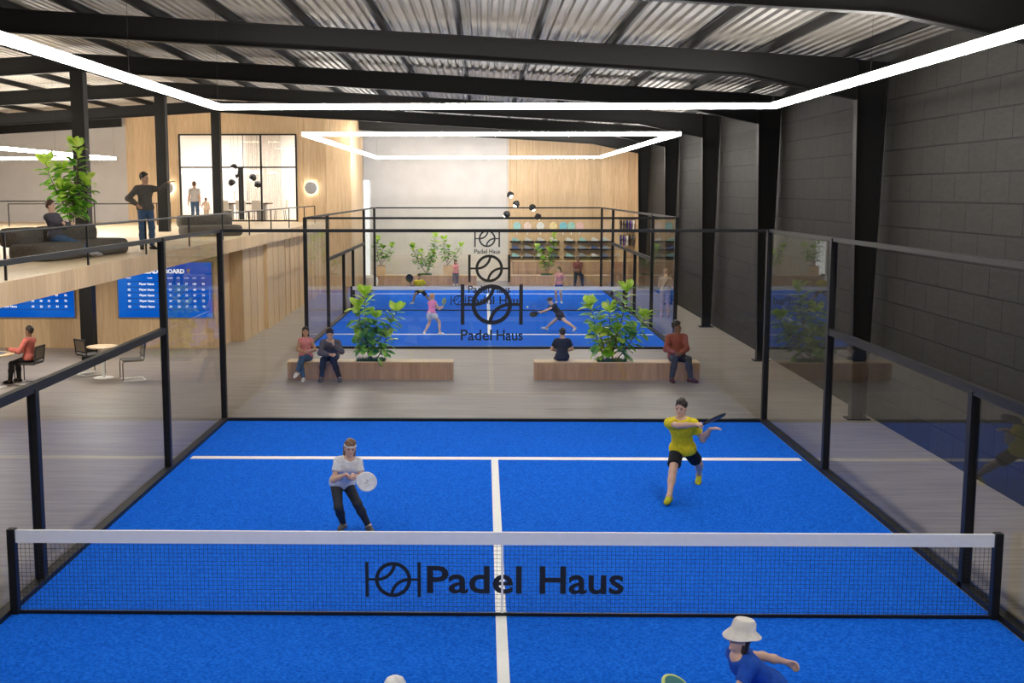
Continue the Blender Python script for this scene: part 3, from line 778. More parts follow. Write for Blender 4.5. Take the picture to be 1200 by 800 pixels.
colx = [604, 619, 633.5, 648.8, 667, 682.5, 696.6, 709.7]; coln = ['first', 'second', 'third', 'fourth', 'fifth', 'sixth', 'seventh', 'eighth']
proto = {}
led = None
for r_ in range(3):
    for c_ in range(8):
        X = 1.38 + (colx[c_] - 605) * .041; z = rowz[r_]
        if led is None:
            led = MB().box(-.27, .27, -.34, 0, -.03, .035, bev=.008).build('shoe_ledge', M['black'], loc=(X, 44.36, z))
            o = led
        else: o = led.copy(); COL.objects.link(o); o.location = (X, 44.36, z)
        tag(o, f'black wall ledge for a shoe, {coln[c_]} from left in the {rown[r_]} row', 'shelf', 'shoe ledges on the far oak wall')
        cn, m_ = sm[(r_ * 3 + c_ * 5 + r_ * c_) % 4 if r_ else (2 if c_ in (0, 5) else 0)]
        if cn not in proto: proto[cn] = o2 = shoe_mb().build('sport_shoe', m_, loc=(X, 44.2, z + .035), smooth=True)
        else: o2 = proto[cn].copy(); COL.objects.link(o2); o2.location = (X, 44.2, z + .035)
        o2.scale = (1.15,) * 3
        tag(o2, f'{cn} sport shoe on the {rown[r_]} row of wall ledges, {coln[c_]} from left', 'shoe', 'shoes on the far oak wall')
# shirts edge-on on two short rails
shc = [('black', (.02, .02, .025)), ('dark grey', (.08, .08, .09)), ('navy', (.02, .04, .16)), ('violet blue', (.09, .06, .30)), ('white', (.7, .7, .72))]
for r_, z in enumerate((2.95, 2.22)):
    t = thing('clothes_rail', ['upper', 'lower'][r_] + ' short clothes rail on the far right oak corner', 'rail', (6.7, 44.0, z), 0, 'clothes rails')
    MB().tube([(-.42, .36, 0), (-.42, 0, 0), (.30, 0, 0), (.30, .36, 0)], .012).build('bar', M['black'], t)
    for k in range(5):
        cn, c = shc[(k + r_ * 2) % 5]
        mb = MB()
        prof = [(-.18, 0), (.18, 0), (.18, .38), (.30, .30), (.36, .38), (.20, .56), (.08, .60), (-.08, .60), (-.20, .56), (-.36, .38), (-.30, .30), (-.18, .38)]
        prof = [(a * .75, b * .8) for a, b in prof]
        mb.prism(prof, -.03, .03); mb.v = [(y_, x_, z_) for x_, y_, z_ in mb.v]
        o = mb.build('hanging_shirt', plain('shirt_' + cn.replace(' ', '_'), c, .9), loc=(6.34 + k * .145, 44.0, z - .50))
        tag(o, f'{cn} shirt hanging on the {["upper", "lower"][r_]} clothes rail, {coln[k]} from left', 'shirt', 'shirts on the clothes rails')

# ------------------------------------------------------------------ leafy plants
def leaf(mb, base, d, up, L, W, curl):
    """an obovate leaf folded a little along its midrib"""
    d = d.normalized(); s = d.cross(up)
    if s.length < 1e-3: s = Vector((1, 0, 0))
    s.normalize(); n = s.cross(d)
    vs = [base]; prof = [(.16, .22), (.38, .40), (.62, .5), (.82, .40), (.95, .18)]
    for t, w_ in prof:
        c = base + d * (L * t) + n * (-curl * L * t * t)
        vs += [c - s * W * w_ + n * W * .14 * w_ * 2, c, c + s * W * w_ + n * W * .14 * w_ * 2]
    tip = base + d * L + n * (-curl * L); vs.append(tip); m = len(vs) - 1
    fs = [(0, 2, 1), (0, 3, 2)]
    for i in range(4):
        a = 1 + 3 * i; fs += [(a, a + 1, a + 4, a + 3), (a + 1, a + 2, a + 5, a + 4)]
    a = 13; fs += [(a, a + 1, m), (a + 1, a + 2, m)]
    mb.add(vs, fs)
def plant(lab, loc, stems, L=.23, seed=1, dens=1., pot=None, base_r=.018):
    rnd = random.Random(seed)
    t = thing('fiddle_leaf_plant', lab, 'plant', loc, 0, 'fiddle leaf plants')
    tk, fl, yg = MB(), MB(), MB(); z0 = 0
    if pot:
        r_, h = pot; z0 = h * .9
        p = MB(); p.box(-r_, r_, -r_, r_, 0, h, bev=.02); p.build('pot', M['oak'], t); MB().box(-r_ * .88, r_ * .88, -r_ * .88, r_ * .88, h - .01, h + .006).build('soil', M['soil'], t)
    for (a, b, bend) in stems:
        a, b = Vector(a), Vector(b); a.z += z0; b.z += z0
        pts = []
        for i in range(9):
            u = i / 8; p = a.lerp(b, u); p += Vector(bend) * (math.sin(math.pi * u)) * .5
            p += Vector((rnd.uniform(-.012, .012), rnd.uniform(-.012, .012), 0)); pts.append(p)
        tk.tube(pts, [base_r * (1 - .7 * i / 8) for i in range(9)], 7)
        ln = (b - a).length; n = int(ln / (L * .115) * dens); ang = rnd.uniform(0, 6)
        for k in range(n):
            u = .22 + .78 * (k + rnd.random() * .5) / n; i = min(7, int(u * 8)); q = pts[i].lerp(pts[i + 1], min(1, u * 8 - i))
            ax = (pts[i + 1] - pts[i]).normalized(); ang += 2.4 + rnd.uniform(-.4, .4)
            rad = Vector((math.cos(ang), math.sin(ang), 0)); rad = (rad - ax * rad.dot(ax)).normalized()
            el = rnd.uniform(-.15, .55) + .9 * max(0, u - .75) / .25 * rnd.random()
            d = rad * math.cos(el) + Vector((0, 0, 1)) * math.sin(el)
            l = L * rnd.uniform(.7, 1.15) * (1.0 if u < .9 else .9)
            leaf(yg if u > .84 and rnd.random() < .75 else fl, q + d * .03, d, ax, l, l * rnd.uniform(.56, .72), rnd.uniform(.05, .4))
        for k in range(5):
            ang += 1.26; d = Vector((math.cos(ang) * .6, math.sin(ang) * .6, rnd.uniform(.6, 1.0))); leaf(yg, pts[-1], d, Vector((rnd.uniform(-1, 1), rnd.uniform(-1, 1), .3)), L * rnd.uniform(.75, 1.05), L * .55, .15)
    tk.build('stems', M['bark'], t, smooth=True); fl.build('leaves', M['leaf'], t); yg.build('tip_leaves', M['outermost'], t)['label'] = 'bright lime young leaves at the tips'  # leaves near the stem tips use a brighter lime
Z = (0, 0, 0)
plant('leaning leafy plant growing from the left oak bench', (-2.78, 15.1, .33), [
    ((0, 0, 0), (-.13, .0, 1.60), (-.10, 0, 0)), ((0, 0, .35), (.60, .02, 1.22), (.05, 0, -.1)), ((.02, .03, .1), (-.28, -.1, 1.30), (-.1, 0, 0)),
    ((0, 0, .45), (.12, .15, 1.05), (.05, 0, 0)), ((.04, 0, 0), (.36, -.1, .62), (.1, 0, 0)), ((-.03, -.03, .15), (-.2, -.1, .62), Z)], L=.30, seed=3, dens=1.05)
plant('wide leafy plant growing from the right oak bench', (2.77, 15.1, .33), [
    ((0, 0, 0), (-.52, 0, 1.40), (-.08, 0, 0)), ((0, 0, .3), (.30, .05, 1.72), (.12, 0, 0)), ((.03, 0, 0), (.74, 0, 1.10), (.12, 0, .0)),
    ((-.02, 0, 0), (-.38, -.12, .72), (-.1, 0, 0)), ((.02, .02, .2), (.42, .12, .70), (.1, 0, 0)), ((0, 0, .35), (-.08, -.08, 1.25), Z), ((0, -.03, .1), (.08, -.2, .72), Z)], L=.30, seed=8, dens=1.0)
plant('tall leafy plant upstairs behind the dark sofa', (-9.5, 14.8, 3.02), [
    ((0, 0, 0), (.22, 0, 1.98), (.05, 0, 0)), ((0, 0, .45), (-.52, 0, 1.62), (-.1, 0, 0)), ((0, 0, .35), (.42, 0, 1.20), (.08, 0, 0)),
    ((0, 0, .7), (-.25, .1, 1.45), (-.05, 0, 0)), ((0, 0, .1), (-.1, -.1, 1.05), Z), ((0, 0, .3), (.1, 0, .95), Z)], L=.30, seed=5, dens=1.1, pot=(.2, .3))
plant('potted leafy plant at the left end of the far bench', (-4.92, 42.1, .461), [((0, 0, 0), (-.15, 0, 1.25), (-.2, 0, 0)), ((0, 0, .1), (.52, 0, .95), (.05, 0, 0)), ((0, 0, .2), (.1, 0, .85), Z)], L=.24, seed=11, dens=.8, pot=(.19, .42))
plant('taller unpotted leafy plant growing from the middle of the far bench', (-2.82, 42.1, .38), [((0, 0, 0), (.42, 0, 1.85), (.1, 0, 0)), ((0, 0, .1), (-.62, 0, 1.40), (-.2, 0, 0)), ((0, 0, .5), (-.3, 0, 1.1), Z), ((0, 0, .2), (.3, 0, 1.1), Z)], L=.25, seed=13, dens=.9)
plant('potted leafy plant beside the seated woman on the far bench', (-1.84, 42.24, .461), [((0, 0, 0), (-.18, 0, 1.25), (-.15, 0, 0)), ((0, 0, .1), (.62, 0, .95), (.05, 0, 0)), ((0, 0, .2), (.05, 0, .85), Z)], L=.24, seed=17, dens=.8, pot=(.2, .42))
plant('leafy plant in front of the shoe wall', (2.72, 42.05, .38), [((0, 0, 0), (.35, 0, 1.95), (.15, 0, 0)), ((0, 0, .5), (-.42, 0, 1.35), (-.1, 0, 0)), ((0, 0, .3), (.15, 0, 1.2), (.1, 0, 0)), ((0, 0, .2), (-.2, 0, .8), Z)], L=.24, seed=19, dens=.8)
# ------------------------------------------------------------------ figures: one continuous surface from a smooth distance field
V = lambda *a: np.array(a, float)
def nrm(a): a = np.asarray(a, float); return a / (np.linalg.norm(a) + 1e-12)
class Field:
    def __init__(s, lo, hi, h):
        s.h = h; s.lo = np.asarray(lo, float); n = np.ceil((np.asarray(hi) - s.lo) / h).astype(int) + 1
        s.ax = [s.lo[i] + h * np.arange(n[i]) for i in range(3)]; s.F = np.full(n, .3, np.float32)
    def _slice(s, lo, hi):
        a = np.maximum(np.floor((lo - s.lo) / s.h).astype(int), 0); b = np.minimum(np.ceil((hi - s.lo) / s.h).astype(int) + 1, s.F.shape)
        return None if (b <= a).any() else tuple(slice(i, j) for i, j in zip(a, b))
    def add(s, p, k=.03, off=0., sub=False):
        m = k + 3 * s.h + max(off, 0)
        if p[0] == 'rc':
            _, a, b, ra, rb = p[:5]; r = max(ra, rb); lo = np.minimum(a, b) - r - m; hi = np.maximum(a, b) + r + m
        else:
            _, c, Rm, rad = p[:4]; r = np.max(rad); lo = c - r - m; hi = c + r + m
        sl = s._slice(lo, hi)
        if sl is None: return
        X = s.ax[0][sl[0]][:, None, None]; Y = s.ax[1][sl[1]][None, :, None]; Z_ = s.ax[2][sl[2]][None, None, :]
        if p[0] == 'rc':
            ba = b - a; L = ba @ ba + 1e-12
            x, y, z = X - a[0], Y - a[1], Z_ - a[2]
            t = np.clip((x * ba[0] + y * ba[1] + z * ba[2]) / L, 0, 1)
            d = np.sqrt((x - t * ba[0]) ** 2 + (y - t * ba[1]) ** 2 + (z - t * ba[2]) ** 2) - (ra + (rb - ra) * t) - off
        else:
            x, y, z = X - c[0], Y - c[1], Z_ - c[2]; q = []
            for i in range(3): q.append((x * Rm[i][0] + y * Rm[i][1] + z * Rm[i][2]) / (rad[i] + off))
            k0 = np.sqrt(q[0] ** 2 + q[1] ** 2 + q[2] ** 2)
            k1 = np.sqrt(sum((q[i] / (rad[i] + off)) ** 2 for i in range(3))) + 1e-9
            d = k0 * (k0 - 1) / k1
        for (pt, n) in (p[-1] if isinstance(p[-1], list) else []):
            d = np.maximum(d, (X - pt[0]) * n[0] + (Y - pt[1]) * n[1] + (Z_ - pt[2]) * n[2])
        f = s.F[sl]
        if sub:
            hh = np.maximum(k - np.abs(f + d), 0) / k; s.F[sl] = np.maximum(f, -d) + hh * hh * k * .25
        else:
            hh = np.maximum(k - np.abs(f - d), 0) / k; s.F[sl] = np.minimum(f, d) - hh * hh * k * .25
    def cut(s, pt, n):
        X = s.ax[0][:, None, None]; Y = s.ax[1][None, :, None]; Z_ = s.ax[2][None, None, :]
        s.F = np.maximum(s.F, ((X - pt[0]) * n[0] + (Y - pt[1]) * n[1] + (Z_ - pt[2]) * n[2]).astype(np.float32))
    def mesh(s):
        F = s.F; S = F < 0; n = np.array(F.shape); c = np.zeros(n - 1, np.int8)
        cs = [(i, j, k) for i in (0, 1) for j in (0, 1) for k in (0, 1)]
        sl = lambda o: tuple(slice(o[i], n[i] - 1 + o[i]) for i in range(3))
        for o in cs: c += S[sl(o)]
        act = (c > 0) & (c < 8); idx = np.argwhere(act); m = len(idx)
        if m == 0: return np.zeros((0, 3)), np.zeros((0, 4), int)
        ids = np.full(n - 1, -1, np.int64); ids[act] = np.arange(m)
        acc = np.zeros((m, 3)); cnt = np.zeros(m)
        val = {o: F[idx[:, 0] + o[0], idx[:, 1] + o[1], idx[:, 2] + o[2]] for o in cs}
        for o in cs:
            for ax in range(3):
                if o[ax]: continue
                o2 = list(o); o2[ax] = 1; a, b = val[o], val[tuple(o2)]
                cr = (a < 0) != (b < 0); t = np.where(cr, a / np.where(cr, a - b, 1), 0)
                p = np.tile(np.array(o, float), (m, 1)); p[:, ax] += t; acc[cr] += p[cr]; cnt[cr] += 1
        v = s.lo + (idx + acc / cnt[:, None]) * s.h
        fs = []
        for ax in range(3):
            u, w = (ax + 1) % 3, (ax + 2) % 3
            a = np.take(S, range(n[ax] - 1), ax); b = np.take(S, range(1, n[ax]), ax)
            e = np.argwhere(a != b); e = e[(e[:, u] > 0) & (e[:, w] > 0) & (e[:, u] < n[u] - 1) & (e[:, w] < n[w] - 1)]
            q = []
            for du, dw in ((1, 1), (0, 1), (0, 0), (1, 0)):
                z = e.copy(); z[:, u] -= du; z[:, w] -= dw; q.append(ids[z[:, 0], z[:, 1], z[:, 2]])
            q = np.stack(q, 1); flip = ~S[e[:, 0], e[:, 1], e[:, 2]]; q[flip] = q[flip][:, ::-1]; fs.append(q)
        return v, np.concatenate(fs)
def mesh_obj(name, v, f, mat, parent, origin):
    me = bpy.data.meshes.new(name); v = v - origin
    me.vertices.add(len(v)); me.vertices.foreach_set('co', v.astype(np.float32).ravel())
    me.loops.add(f.size); me.loops.foreach_set('vertex_index', f.astype(np.int32).ravel())
    me.polygons.add(len(f)); me.polygons.foreach_set('loop_start', np.arange(0, f.size, 4, dtype=np.int32))
    try: me.polygons.foreach_set('loop_total', np.full(len(f), 4, np.int32))
    except Exception: pass
    me.polygons.foreach_set('use_smooth', np.ones(len(f), bool)); me.update(calc_edges=True); me.validate()
    me.materials.append(mat); o = bpy.data.objects.new(name, me); COL.objects.link(o); o.parent = parent
    return o
def ik(a, t, l1, l2, pole):
    d = t - a; L = np.linalg.norm(d); u = d / L; L = min(L, (l1 + l2) * .998); t = a + u * L
    x = (l1 * l1 - l2 * l2 + L * L) / (2 * L); h = math.sqrt(max(l1 * l1 - x * x, 0))
    p = np.asarray(pole, float); p = p - u * (p @ u); p = nrm(p)
    return a + u * x + p * h, t
SK = dict(light=(.66, .42, .31), tan=(.50, .29, .19), brown=(.22, .115, .07))
def cloth(name, c): return plain('cloth_' + name, c, .85, 0, .16, 22, .25, .15)
def person(label, base, H, pel, spine, front, look, hl, hr, fl, fr, tl, tr, skin='light', female=False, h=.0115, kl=None, kr=None, el=None, er=None,
           headdir=None, curl=(.5, .5), pl=None, pr=None, top=None, bottom=None, shoes=None, hair=None, cap=None, dl=None, dr=None, group=None, strap=None):
    s = H / 1.75; A = lambda v: np.array(v, float)
    pel = A(pel); u = nrm(spine); f = A(front); f = nrm(f - u * (f @ u)); l = np.cross(u, f)
    N = pel + u * .50 * s; hd = nrm(headdir if headdir is not None else u * .5 + V(0, 0, 1)); C = N + hd * .165 * s
    lk = A(look); lk = nrm(lk - hd * (lk @ hd)); sd = np.cross(hd, lk); RB = np.stack([l, f, u]); RH = np.stack([sd, lk, hd])
    sw = .146 if female else .172; P = {}
    E_ = lambda c, R_, r: ('el', c, R_, np.array(r) * s)
    RC = lambda a, b, ra, rb, *k: ('rc', a, b, ra * s, rb * s, *k)
    chest = E_(pel + u * .355 * s + f * .008 * s, RB, (.150 if female else .168, .112, .185)); belly = E_(pel + u * .16 * s, RB, (.128 if female else .142, .102, .17)); hips = E_(pel + u * .015 * s, RB, (.165, .122, .125))
    torso = [chest, belly, hips]
    if female: torso.append(E_(pel + u * .37 * s + f * .06 * s, RB, (.125, .075, .075)))
    body = list(torso); traps = []
    res = {}; arms = {}; legs = {}
    for sg, nm, hand, pole, cu_, pn, hdir in ((1, 'l', hl, el, curl[0], pl, dl), (-1, 'r', hr, er, curl[1], pr, dr)):
        sh = N - u * .075 * s + l * sg * sw * s; traps.append(RC(N - u * .045 * s + l * sg * .05 * s, sh, .058, .058))
        po = A(pole) if pole is not None else (-f * .6 - V(0, 0, 1) + l * sg * .5)
        eb, wr = ik(sh, A(hand), .30 * s, .255 * s, po); d = nrm(hdir) if hdir is not None else nrm(wr - eb)
        arms[nm] = (sh, eb, wr); body += [RC(sh, eb, .052, .040), RC(eb, eb * .55 + wr * .45, .040, .041), RC(eb * .5 + wr * .5, wr, .039, .027)]
        n = A(pn) if pn is not None else -l * sg - f * .2; n = nrm(n - d * (n @ d)); w = np.cross(d, n) * (1 if sg > 0 else -1)
        # fingers ordered from the index side; the thumb leaves the side of the palm near its base
        k = s; base = wr + d * .012 * k; fg = []
        for i, (ofs, ln) in enumerate(zip((.030, .010, -.010, -.029), (.072, .080, .074, .058))):
            kn = wr + d * (.088 - .004 * abs(i - 1)) * k + w * ofs * k; fg.append(RC(base + w * ofs * .55 * k, kn, .0155, .0125))
            a1 = cu_ * 1.1; d1 = d * math.cos(a1) + n * math.sin(a1); m1 = kn + d1 * ln * .5 * k
            a2 = cu_ * 2.3; d2 = d * math.cos(a2) + n * math.sin(a2); fg.append(RC(kn, m1, .0105, .0095)); fg.append(RC(m1, m1 + d2 * ln * .5 * k, .0095, .0085))
        tb = wr + d * .03 * k + w * .022 * k; td = nrm(d * .75 + w * .65 + n * (.15 + .5 * cu_)); tm = tb + td * .045 * k
        t2 = nrm(d * .85 + w * .2 + n * (.2 + .8 * cu_)); fg += [RC(tb, tm, .0145, .0115), RC(tm, tm + t2 * .036 * k, .011, .0095)]
        res['h' + nm] = (wr + d * .075 * k + n * .022 * k, d, n, w); arms[nm] += (fg,)
    for sg, nm, foot, toe, pole in ((1, 'l', fl, tl, kl), (-1, 'r', fr, tr, kr)):
        hp = pel - u * .03 * s + l * sg * .088 * s; po = A(pole) if pole is not None else f + V(0, 0, .25) + l * sg * .12
        kn, an = ik(hp, A(foot), .43 * s, .425 * s, po); tv = nrm(toe)
        sh = nrm(an - kn); bk = -nrm(f - sh * (f @ sh))
        legs[nm] = (hp, kn, an, tv)
        body += [RC(hp, kn, .086, .056), RC(kn, kn * .68 + an * .32, .053, .055), ('el', kn * .7 + an * .3 + bk * .016 * s, np.stack([np.cross(sh, bk), bk, sh]), np.array((.048, .052, .12)) * s), RC(kn * .6 + an * .4, an, .046, .036)]
        dn = nrm(V(0, 0, -1) - tv * (V(0, 0, -1) @ tv)); hl_ = an - tv * .045 * s + dn * .045 * s; bl = an + tv * .12 * s + dn * .052 * s; tp = an + tv * .17 * s + dn * .055 * s
        legs[nm] += (hl_, bl, tp, dn); body += [RC(an, hl_, .036, .032), RC(an + tv * .02 * s, bl, .036, .028), RC(bl, tp, .028, .022), RC(hl_, bl, .03, .03)]
    body += traps + [RC(N - u * .03 * s, C - hd * .05 * s, .058, .052)]
    skull = E_(C + hd * .022 * s - lk * .012 * s, RH, (.077, .094, .102)); jaw = E_(C + lk * .022 * s - hd * .052 * s, RH, (.058, .068, .075))
    pts = np.concatenate([[p[1] for p in body if p[0] == 'rc'], [p[2] for p in body if p[0] == 'rc'], [C + hd * .16 * s, C - lk * .15 * s, C + lk * .15 * s]] + [[a[2] + nrm(a[2] - a[1]) * .2 * s] for a in arms.values()])
    lo, hi = pts.min(0) - .16 * s, pts.max(0) + .16 * s
    root = thing('person', label, 'person', tuple(base), 0, group); org = A(base)
    F = Field(lo, hi, h)
    for p in body: F.add(p, .035 * s)
    for p in (skull, jaw): F.add(p, .03 * s)
    F.add(RC(C + lk * .080 * s + hd * .004 * s, C + lk * .100 * s - hd * .030 * s, .010, .014), .012 * s)
    for g in (-1, 1):
        F.add(('el', C + sd * g * .078 * s - lk * .005 * s - hd * .012 * s, RH, np.array((.012, .022, .034)) * s), .008 * s)
        F.add(('el', C + sd * g * .031 * s + lk * .094 * s + hd * .006 * s, RH, np.array((.018, .012, .012)) * s), .014 * s, sub=True)
    F.add(RC(C + lk * .078 * s - hd * .095 * s, C + lk * .082 * s - hd * .095 * s, .020, .018), .02 * s)
    for nm in 'lr':
        for p in arms[nm][3]: F.add(p, .008 * s)
    v, q = F.mesh(); mesh_obj('body', v, q, plain('skin_' + skin, SK[skin], .55, 0, .05, 12, .3), root, org)
    def garment(name, mat, prims, off, k=.04, cuts=(), hh=None):
        pp = [p for p in prims]; G = Field(lo - .02, hi + .02, hh or h)
        for p in pp: G.add(p, k * s, off * s)
        for pt, n in cuts: G.cut(pt, n)
        v, q = G.mesh()
        if len(v): return mesh_obj(name, v, q, mat, root, org)
    if bottom:
        kind, mat = bottom
        wc = [(pel + u * .115 * s, u)]; pr_ = [hips + (wc,), belly + (wc,)]; waist = []
        for nm in 'lr':
            hp, kn, an, tv = legs[nm][:4]
            if kind == 'pants': pr_ += [RC(hp, kn, .09, .062), RC(kn, kn * .6 + an * .4, .060, .058), RC(kn * .6 + an * .4, an, .055, .046, [(an, nrm(an - kn))])]
            elif kind == 'tights': pr_ += [RC(hp, kn, .086, .056), RC(kn, kn * .65 + an * .35, .055, .056), RC(kn * .65 + an * .35, an, .052, .037, [(an, nrm(an - kn))])]
            else:
                t = dict(shorts=.68, skirt=.42, bermuda=.92)[kind]; e = hp + (kn - hp) * t; dd = nrm(kn - hp)
                pr_.append(RC(hp, e + dd * .03 * s, .092, .088 if kind != 'skirt' else .105, [(e, dd)]))
                if kind == 'skirt': pr_.append(RC(pel, e * .7 + pel * .3, .12, .125, [(e, dd)]))
        garment('trousers' if kind in ('pants', 'tights') else kind.replace('bermuda', 'shorts'), mat, pr_, .010, cuts=waist)
    if top:
        kind, mat = top; tc = [(pel + u * (-.055 if kind != 'tank' else .0) * s, -u), (N + u * .005 * s, u)]; pr_ = [p + (tc,) for p in torso + [RC(pel - l * .075 * s, pel + l * .075 * s, .112, .112)]] + [p + (tc[1:],) for p in traps]; hem = []
        for nm in 'lr':
            sh, eb, wr = arms[nm][:3]
            if kind in ('tee', 'dress'): e = sh + (eb - sh) * .55; dd = nrm(eb - sh); pr_.append(RC(sh, e + dd * .03 * s, .054, .056, [(e, dd)]))
            elif kind == 'long': pr_ += [RC(sh, eb, .056, .046), RC(eb, eb * .5 + wr * .5, .046, .044), RC(eb * .5 + wr * .5, wr, .042, .033, [(wr, nrm(wr - eb))])]
        garment('shirt' if kind != 'tank' else 'tank_top', mat, pr_, .016, cuts=hem)
    if shoes:
        for nm in 'lr':
            an, tv, hl_, bl, tp, dn = legs[nm][2:8]
            G = Field(np.minimum.reduce([hl_, tp, an]) - .12 * s, np.maximum.reduce([hl_, tp, an]) + .12 * s, min(h, .009))
            for p in (RC(an, hl_, .044, .040), RC(an + tv * .02 * s, bl, .042, .040), RC(bl, tp, .040, .032), RC(hl_, bl, .038, .042)): G.add(p, .02 * s)
            G.cut(hl_ + dn * .034 * s, dn); G.cut(an - dn * .015 * s, -dn)
            v, q = G.mesh(); mesh_obj('shoe', v, q, shoes, root, org)
    if hair:
        kind, mat = hair; hp_ = [('el', C + hd * .027 * s - lk * .016 * s, RH, np.array((.084, .100, .106)) * s, [(C + lk * .060 * s + hd * .052 * s, nrm(lk * .95 - hd * .75)), (C - hd * .005 * s, nrm(-hd + lk * .62))])]
        nc = [(C - hd * .07 * s, -hd)]; hp_[0][-1].extend(nc)
        if kind == 'long': hp_ += [RC(C - lk * .045 * s + sd * g * .05 * s, C - lk * .055 * s + sd * g * .06 * s - hd * .17 * s, .05, .035) for g in (-1, 1)] + [RC(C - lk * .06 * s, C - lk * .07 * s - hd * .18 * s, .06, .04)]
        if kind == 'bob': hp_ += [RC(C - lk * .02 * s + sd * g * .06 * s, C - lk * .02 * s + sd * g * .065 * s - hd * .10 * s, .036, .03) for g in (-1, 1)] + [RC(C - lk * .05 * s, C - lk * .05 * s - hd * .10 * s, .055, .05)]
        if kind == 'tail': hp_ += [RC(C - lk * .10 * s + hd * .03 * s, C - lk * .145 * s - hd * .12 * s, .032, .02)]
        if kind == 'bun': hp_ += [RC(C - lk * .105 * s + hd * .05 * s, C - lk * .115 * s + hd * .05 * s, .04, .036)]
        rg = random.Random(int(abs(base[0] * 1000)))
        for _ in range(46):
            a_ = rg.uniform(0, 6.283); e_ = rg.uniform(.25, 1.55); q_ = sd * math.cos(a_) * math.cos(e_) * .080 + lk * (math.sin(a_) * math.cos(e_) * .094 - .016) + hd * (math.sin(e_) * .104 + .027)
            if q_ @ lk > .052 and q_ @ hd < .082: continue
            hp_.append(RC(C + q_ * s, C + (q_ + nrm(lk * .4 + sd * rg.uniform(-1, 1)) * .02) * s, .021, .014))
        G = Field(C - .32 * s, C + .25 * s, min(h, .0085))
        for p in hp_: G.add(p, .010 * s)
        v, q = G.mesh(); mesh_obj('hair', v, q, mat, root, org)
        if kind == 'beard': pass
    o3 = lambda p: tuple(np.asarray(p) - org)
    RHm = Matrix([list(r) for r in RH]).transposed()
    for g in (-1, 1): MB().ball(o3(C + sd * g * .031 * s + lk * .076 * s + hd * .006 * s), .0125 * s, 10, (1, .7, .8), RHm).build('eye', plain('dark_eye', (.02, .015, .012), .25), root, smooth=True)
    MB().ball(o3(C + lk * .083 * s - hd * .068 * s), .022 * s, 10, (1, .4, .32), RHm).build('mouth', plain('lips_' + skin, tuple(c * k for c, k in zip(SK[skin], (.85, .55, .55))), .5), root, smooth=True)
    if hair and hair[0] == 'beard' or (cap and cap[0] == 'none'): pass
    if cap:
        kind, mat = cap[:2]; tmpl = []
        if kind == 'bucket':
            prof = [(.150, -.012), (.155, -.004), (.105, .036), (.098, .05), (.092, .105), (.075, .128), (.03, .136), (.005, .137)]; tilt = .12
        elif kind == 'cap': prof = [(.098, .012), (.101, .03), (.096, .07), (.075, .105), (.04, .122), (.005, .127)]; tilt = .0
        if kind in ('bucket', 'cap'):
            n = 28; vs, fs = [], []; hk = 1.1 if kind == 'bucket' else 1.0
            for (r_, z) in prof:
                for k in range(n):
                    t = 2 * math.pi * k / n; zz = z - (.035 if kind == 'bucket' and r_ > .12 and math.sin(t) > 0 else 0) * math.sin(t) * (1 if kind == 'bucket' else 0)
                    vs.append(o3(C + (sd * r_ * hk * math.cos(t) * .93 + lk * (r_ * hk * math.sin(t) * 1.1 - .012) + hd * (zz * hk + (.050 if kind == 'bucket' else .03))) * s))
            m = len(prof); fs = [(i * n + k, i * n + (k + 1) % n, (i + 1) * n + (k + 1) % n, (i + 1) * n + k) for i in range(m - 1) for k in range(n)] + [tuple(range(n - 1, -1, -1)), tuple(range((m - 1) * n, m * n))]
            cp = MB().add(vs, fs)
            if kind == 'cap':
                br = []
                for k in range(9): t = math.pi * k / 8; br.append(C + (sd * .09 * math.cos(t) + lk * (.06 + .115 * math.sin(t)) + hd * (.045 - .02 * math.sin(t))) * s)
                cp.add([o3(p) for p in br] + [o3(p + hd * .006) for p in br], [tuple(range(9)), tuple(range(17, 8, -1))] + [(k, 9 + k, 10 + k, k + 1) for k in range(8)] + [(8, 17, 9, 0)])
            cp.build('hat' if kind == 'bucket' else 'cap', mat, root, smooth=True)
        elif kind == 'band':
            pts_ = [o3(C + (sd * .083 * math.cos(t) + lk * (.099 * math.sin(t) - .012) + hd * .045) * s) for t in np.linspace(0, 2 * math.pi, 25)[:-1]]
            MB().tube(pts_, .012 * s, 6, closed=True).build('headband', mat, root, smooth=True)
    if strap:
        a = N - u * .02 * s - l * .10 * s; pts_ = [a + f * .05 * s + u * .01 * s, a - f * .09 * s - u * .03 * s, pel + u * .30 * s - f * .138 * s, pel + u * .1 * s - f * .125 * s + l * .12 * s, pel + u * .04 * s + l * .19 * s]
        MB().tube([o3(p) for p in pts_], .013 * s, 6).build('bag_strap', strap, root, smooth=True)
    res.update(C=C, root=root, s=s); return res
def hold(lab, pos, d, n, face, edge, s=.9, **kw):
    d = Vector(d).normalized(); n = Vector(n); n = (n - d * n.dot(d)).normalized(); x = n.cross(d)
    mt = Matrix((x, n, d)).transposed()
    return racket(lab, tuple(Vector(pos) - d * .06 * s), mt.to_euler(), face, edge, s=s, **kw)
CL = lambda n, *c: cloth(n, c)
W = CL('white', .74, .74, .75); BK = CL('black', .016, .016, .019); JE = CL('denim', .055, .10, .18); PK = CL('pink', .70, .26, .28); DG = CL('charcoal', .05, .05, .056)
YE = CL('yellow', .74, .60, .02); BL = CL('royal_blue', .012, .075, .42); RU = CL('rust_red', .30, .085, .06); BE = CL('beige', .52, .42, .33); GR = CL('grey', .11, .10, .115)
dark_hair = plain('dark_brown_hair', (.022, .014, .010), .55, 0, .3, 40); brown_hair = plain('brown_hair', (.085, .045, .024), .55, 0, .3, 40); blonde = plain('blonde_hair', (.50, .30, .13), .5, 0, .25, 40)
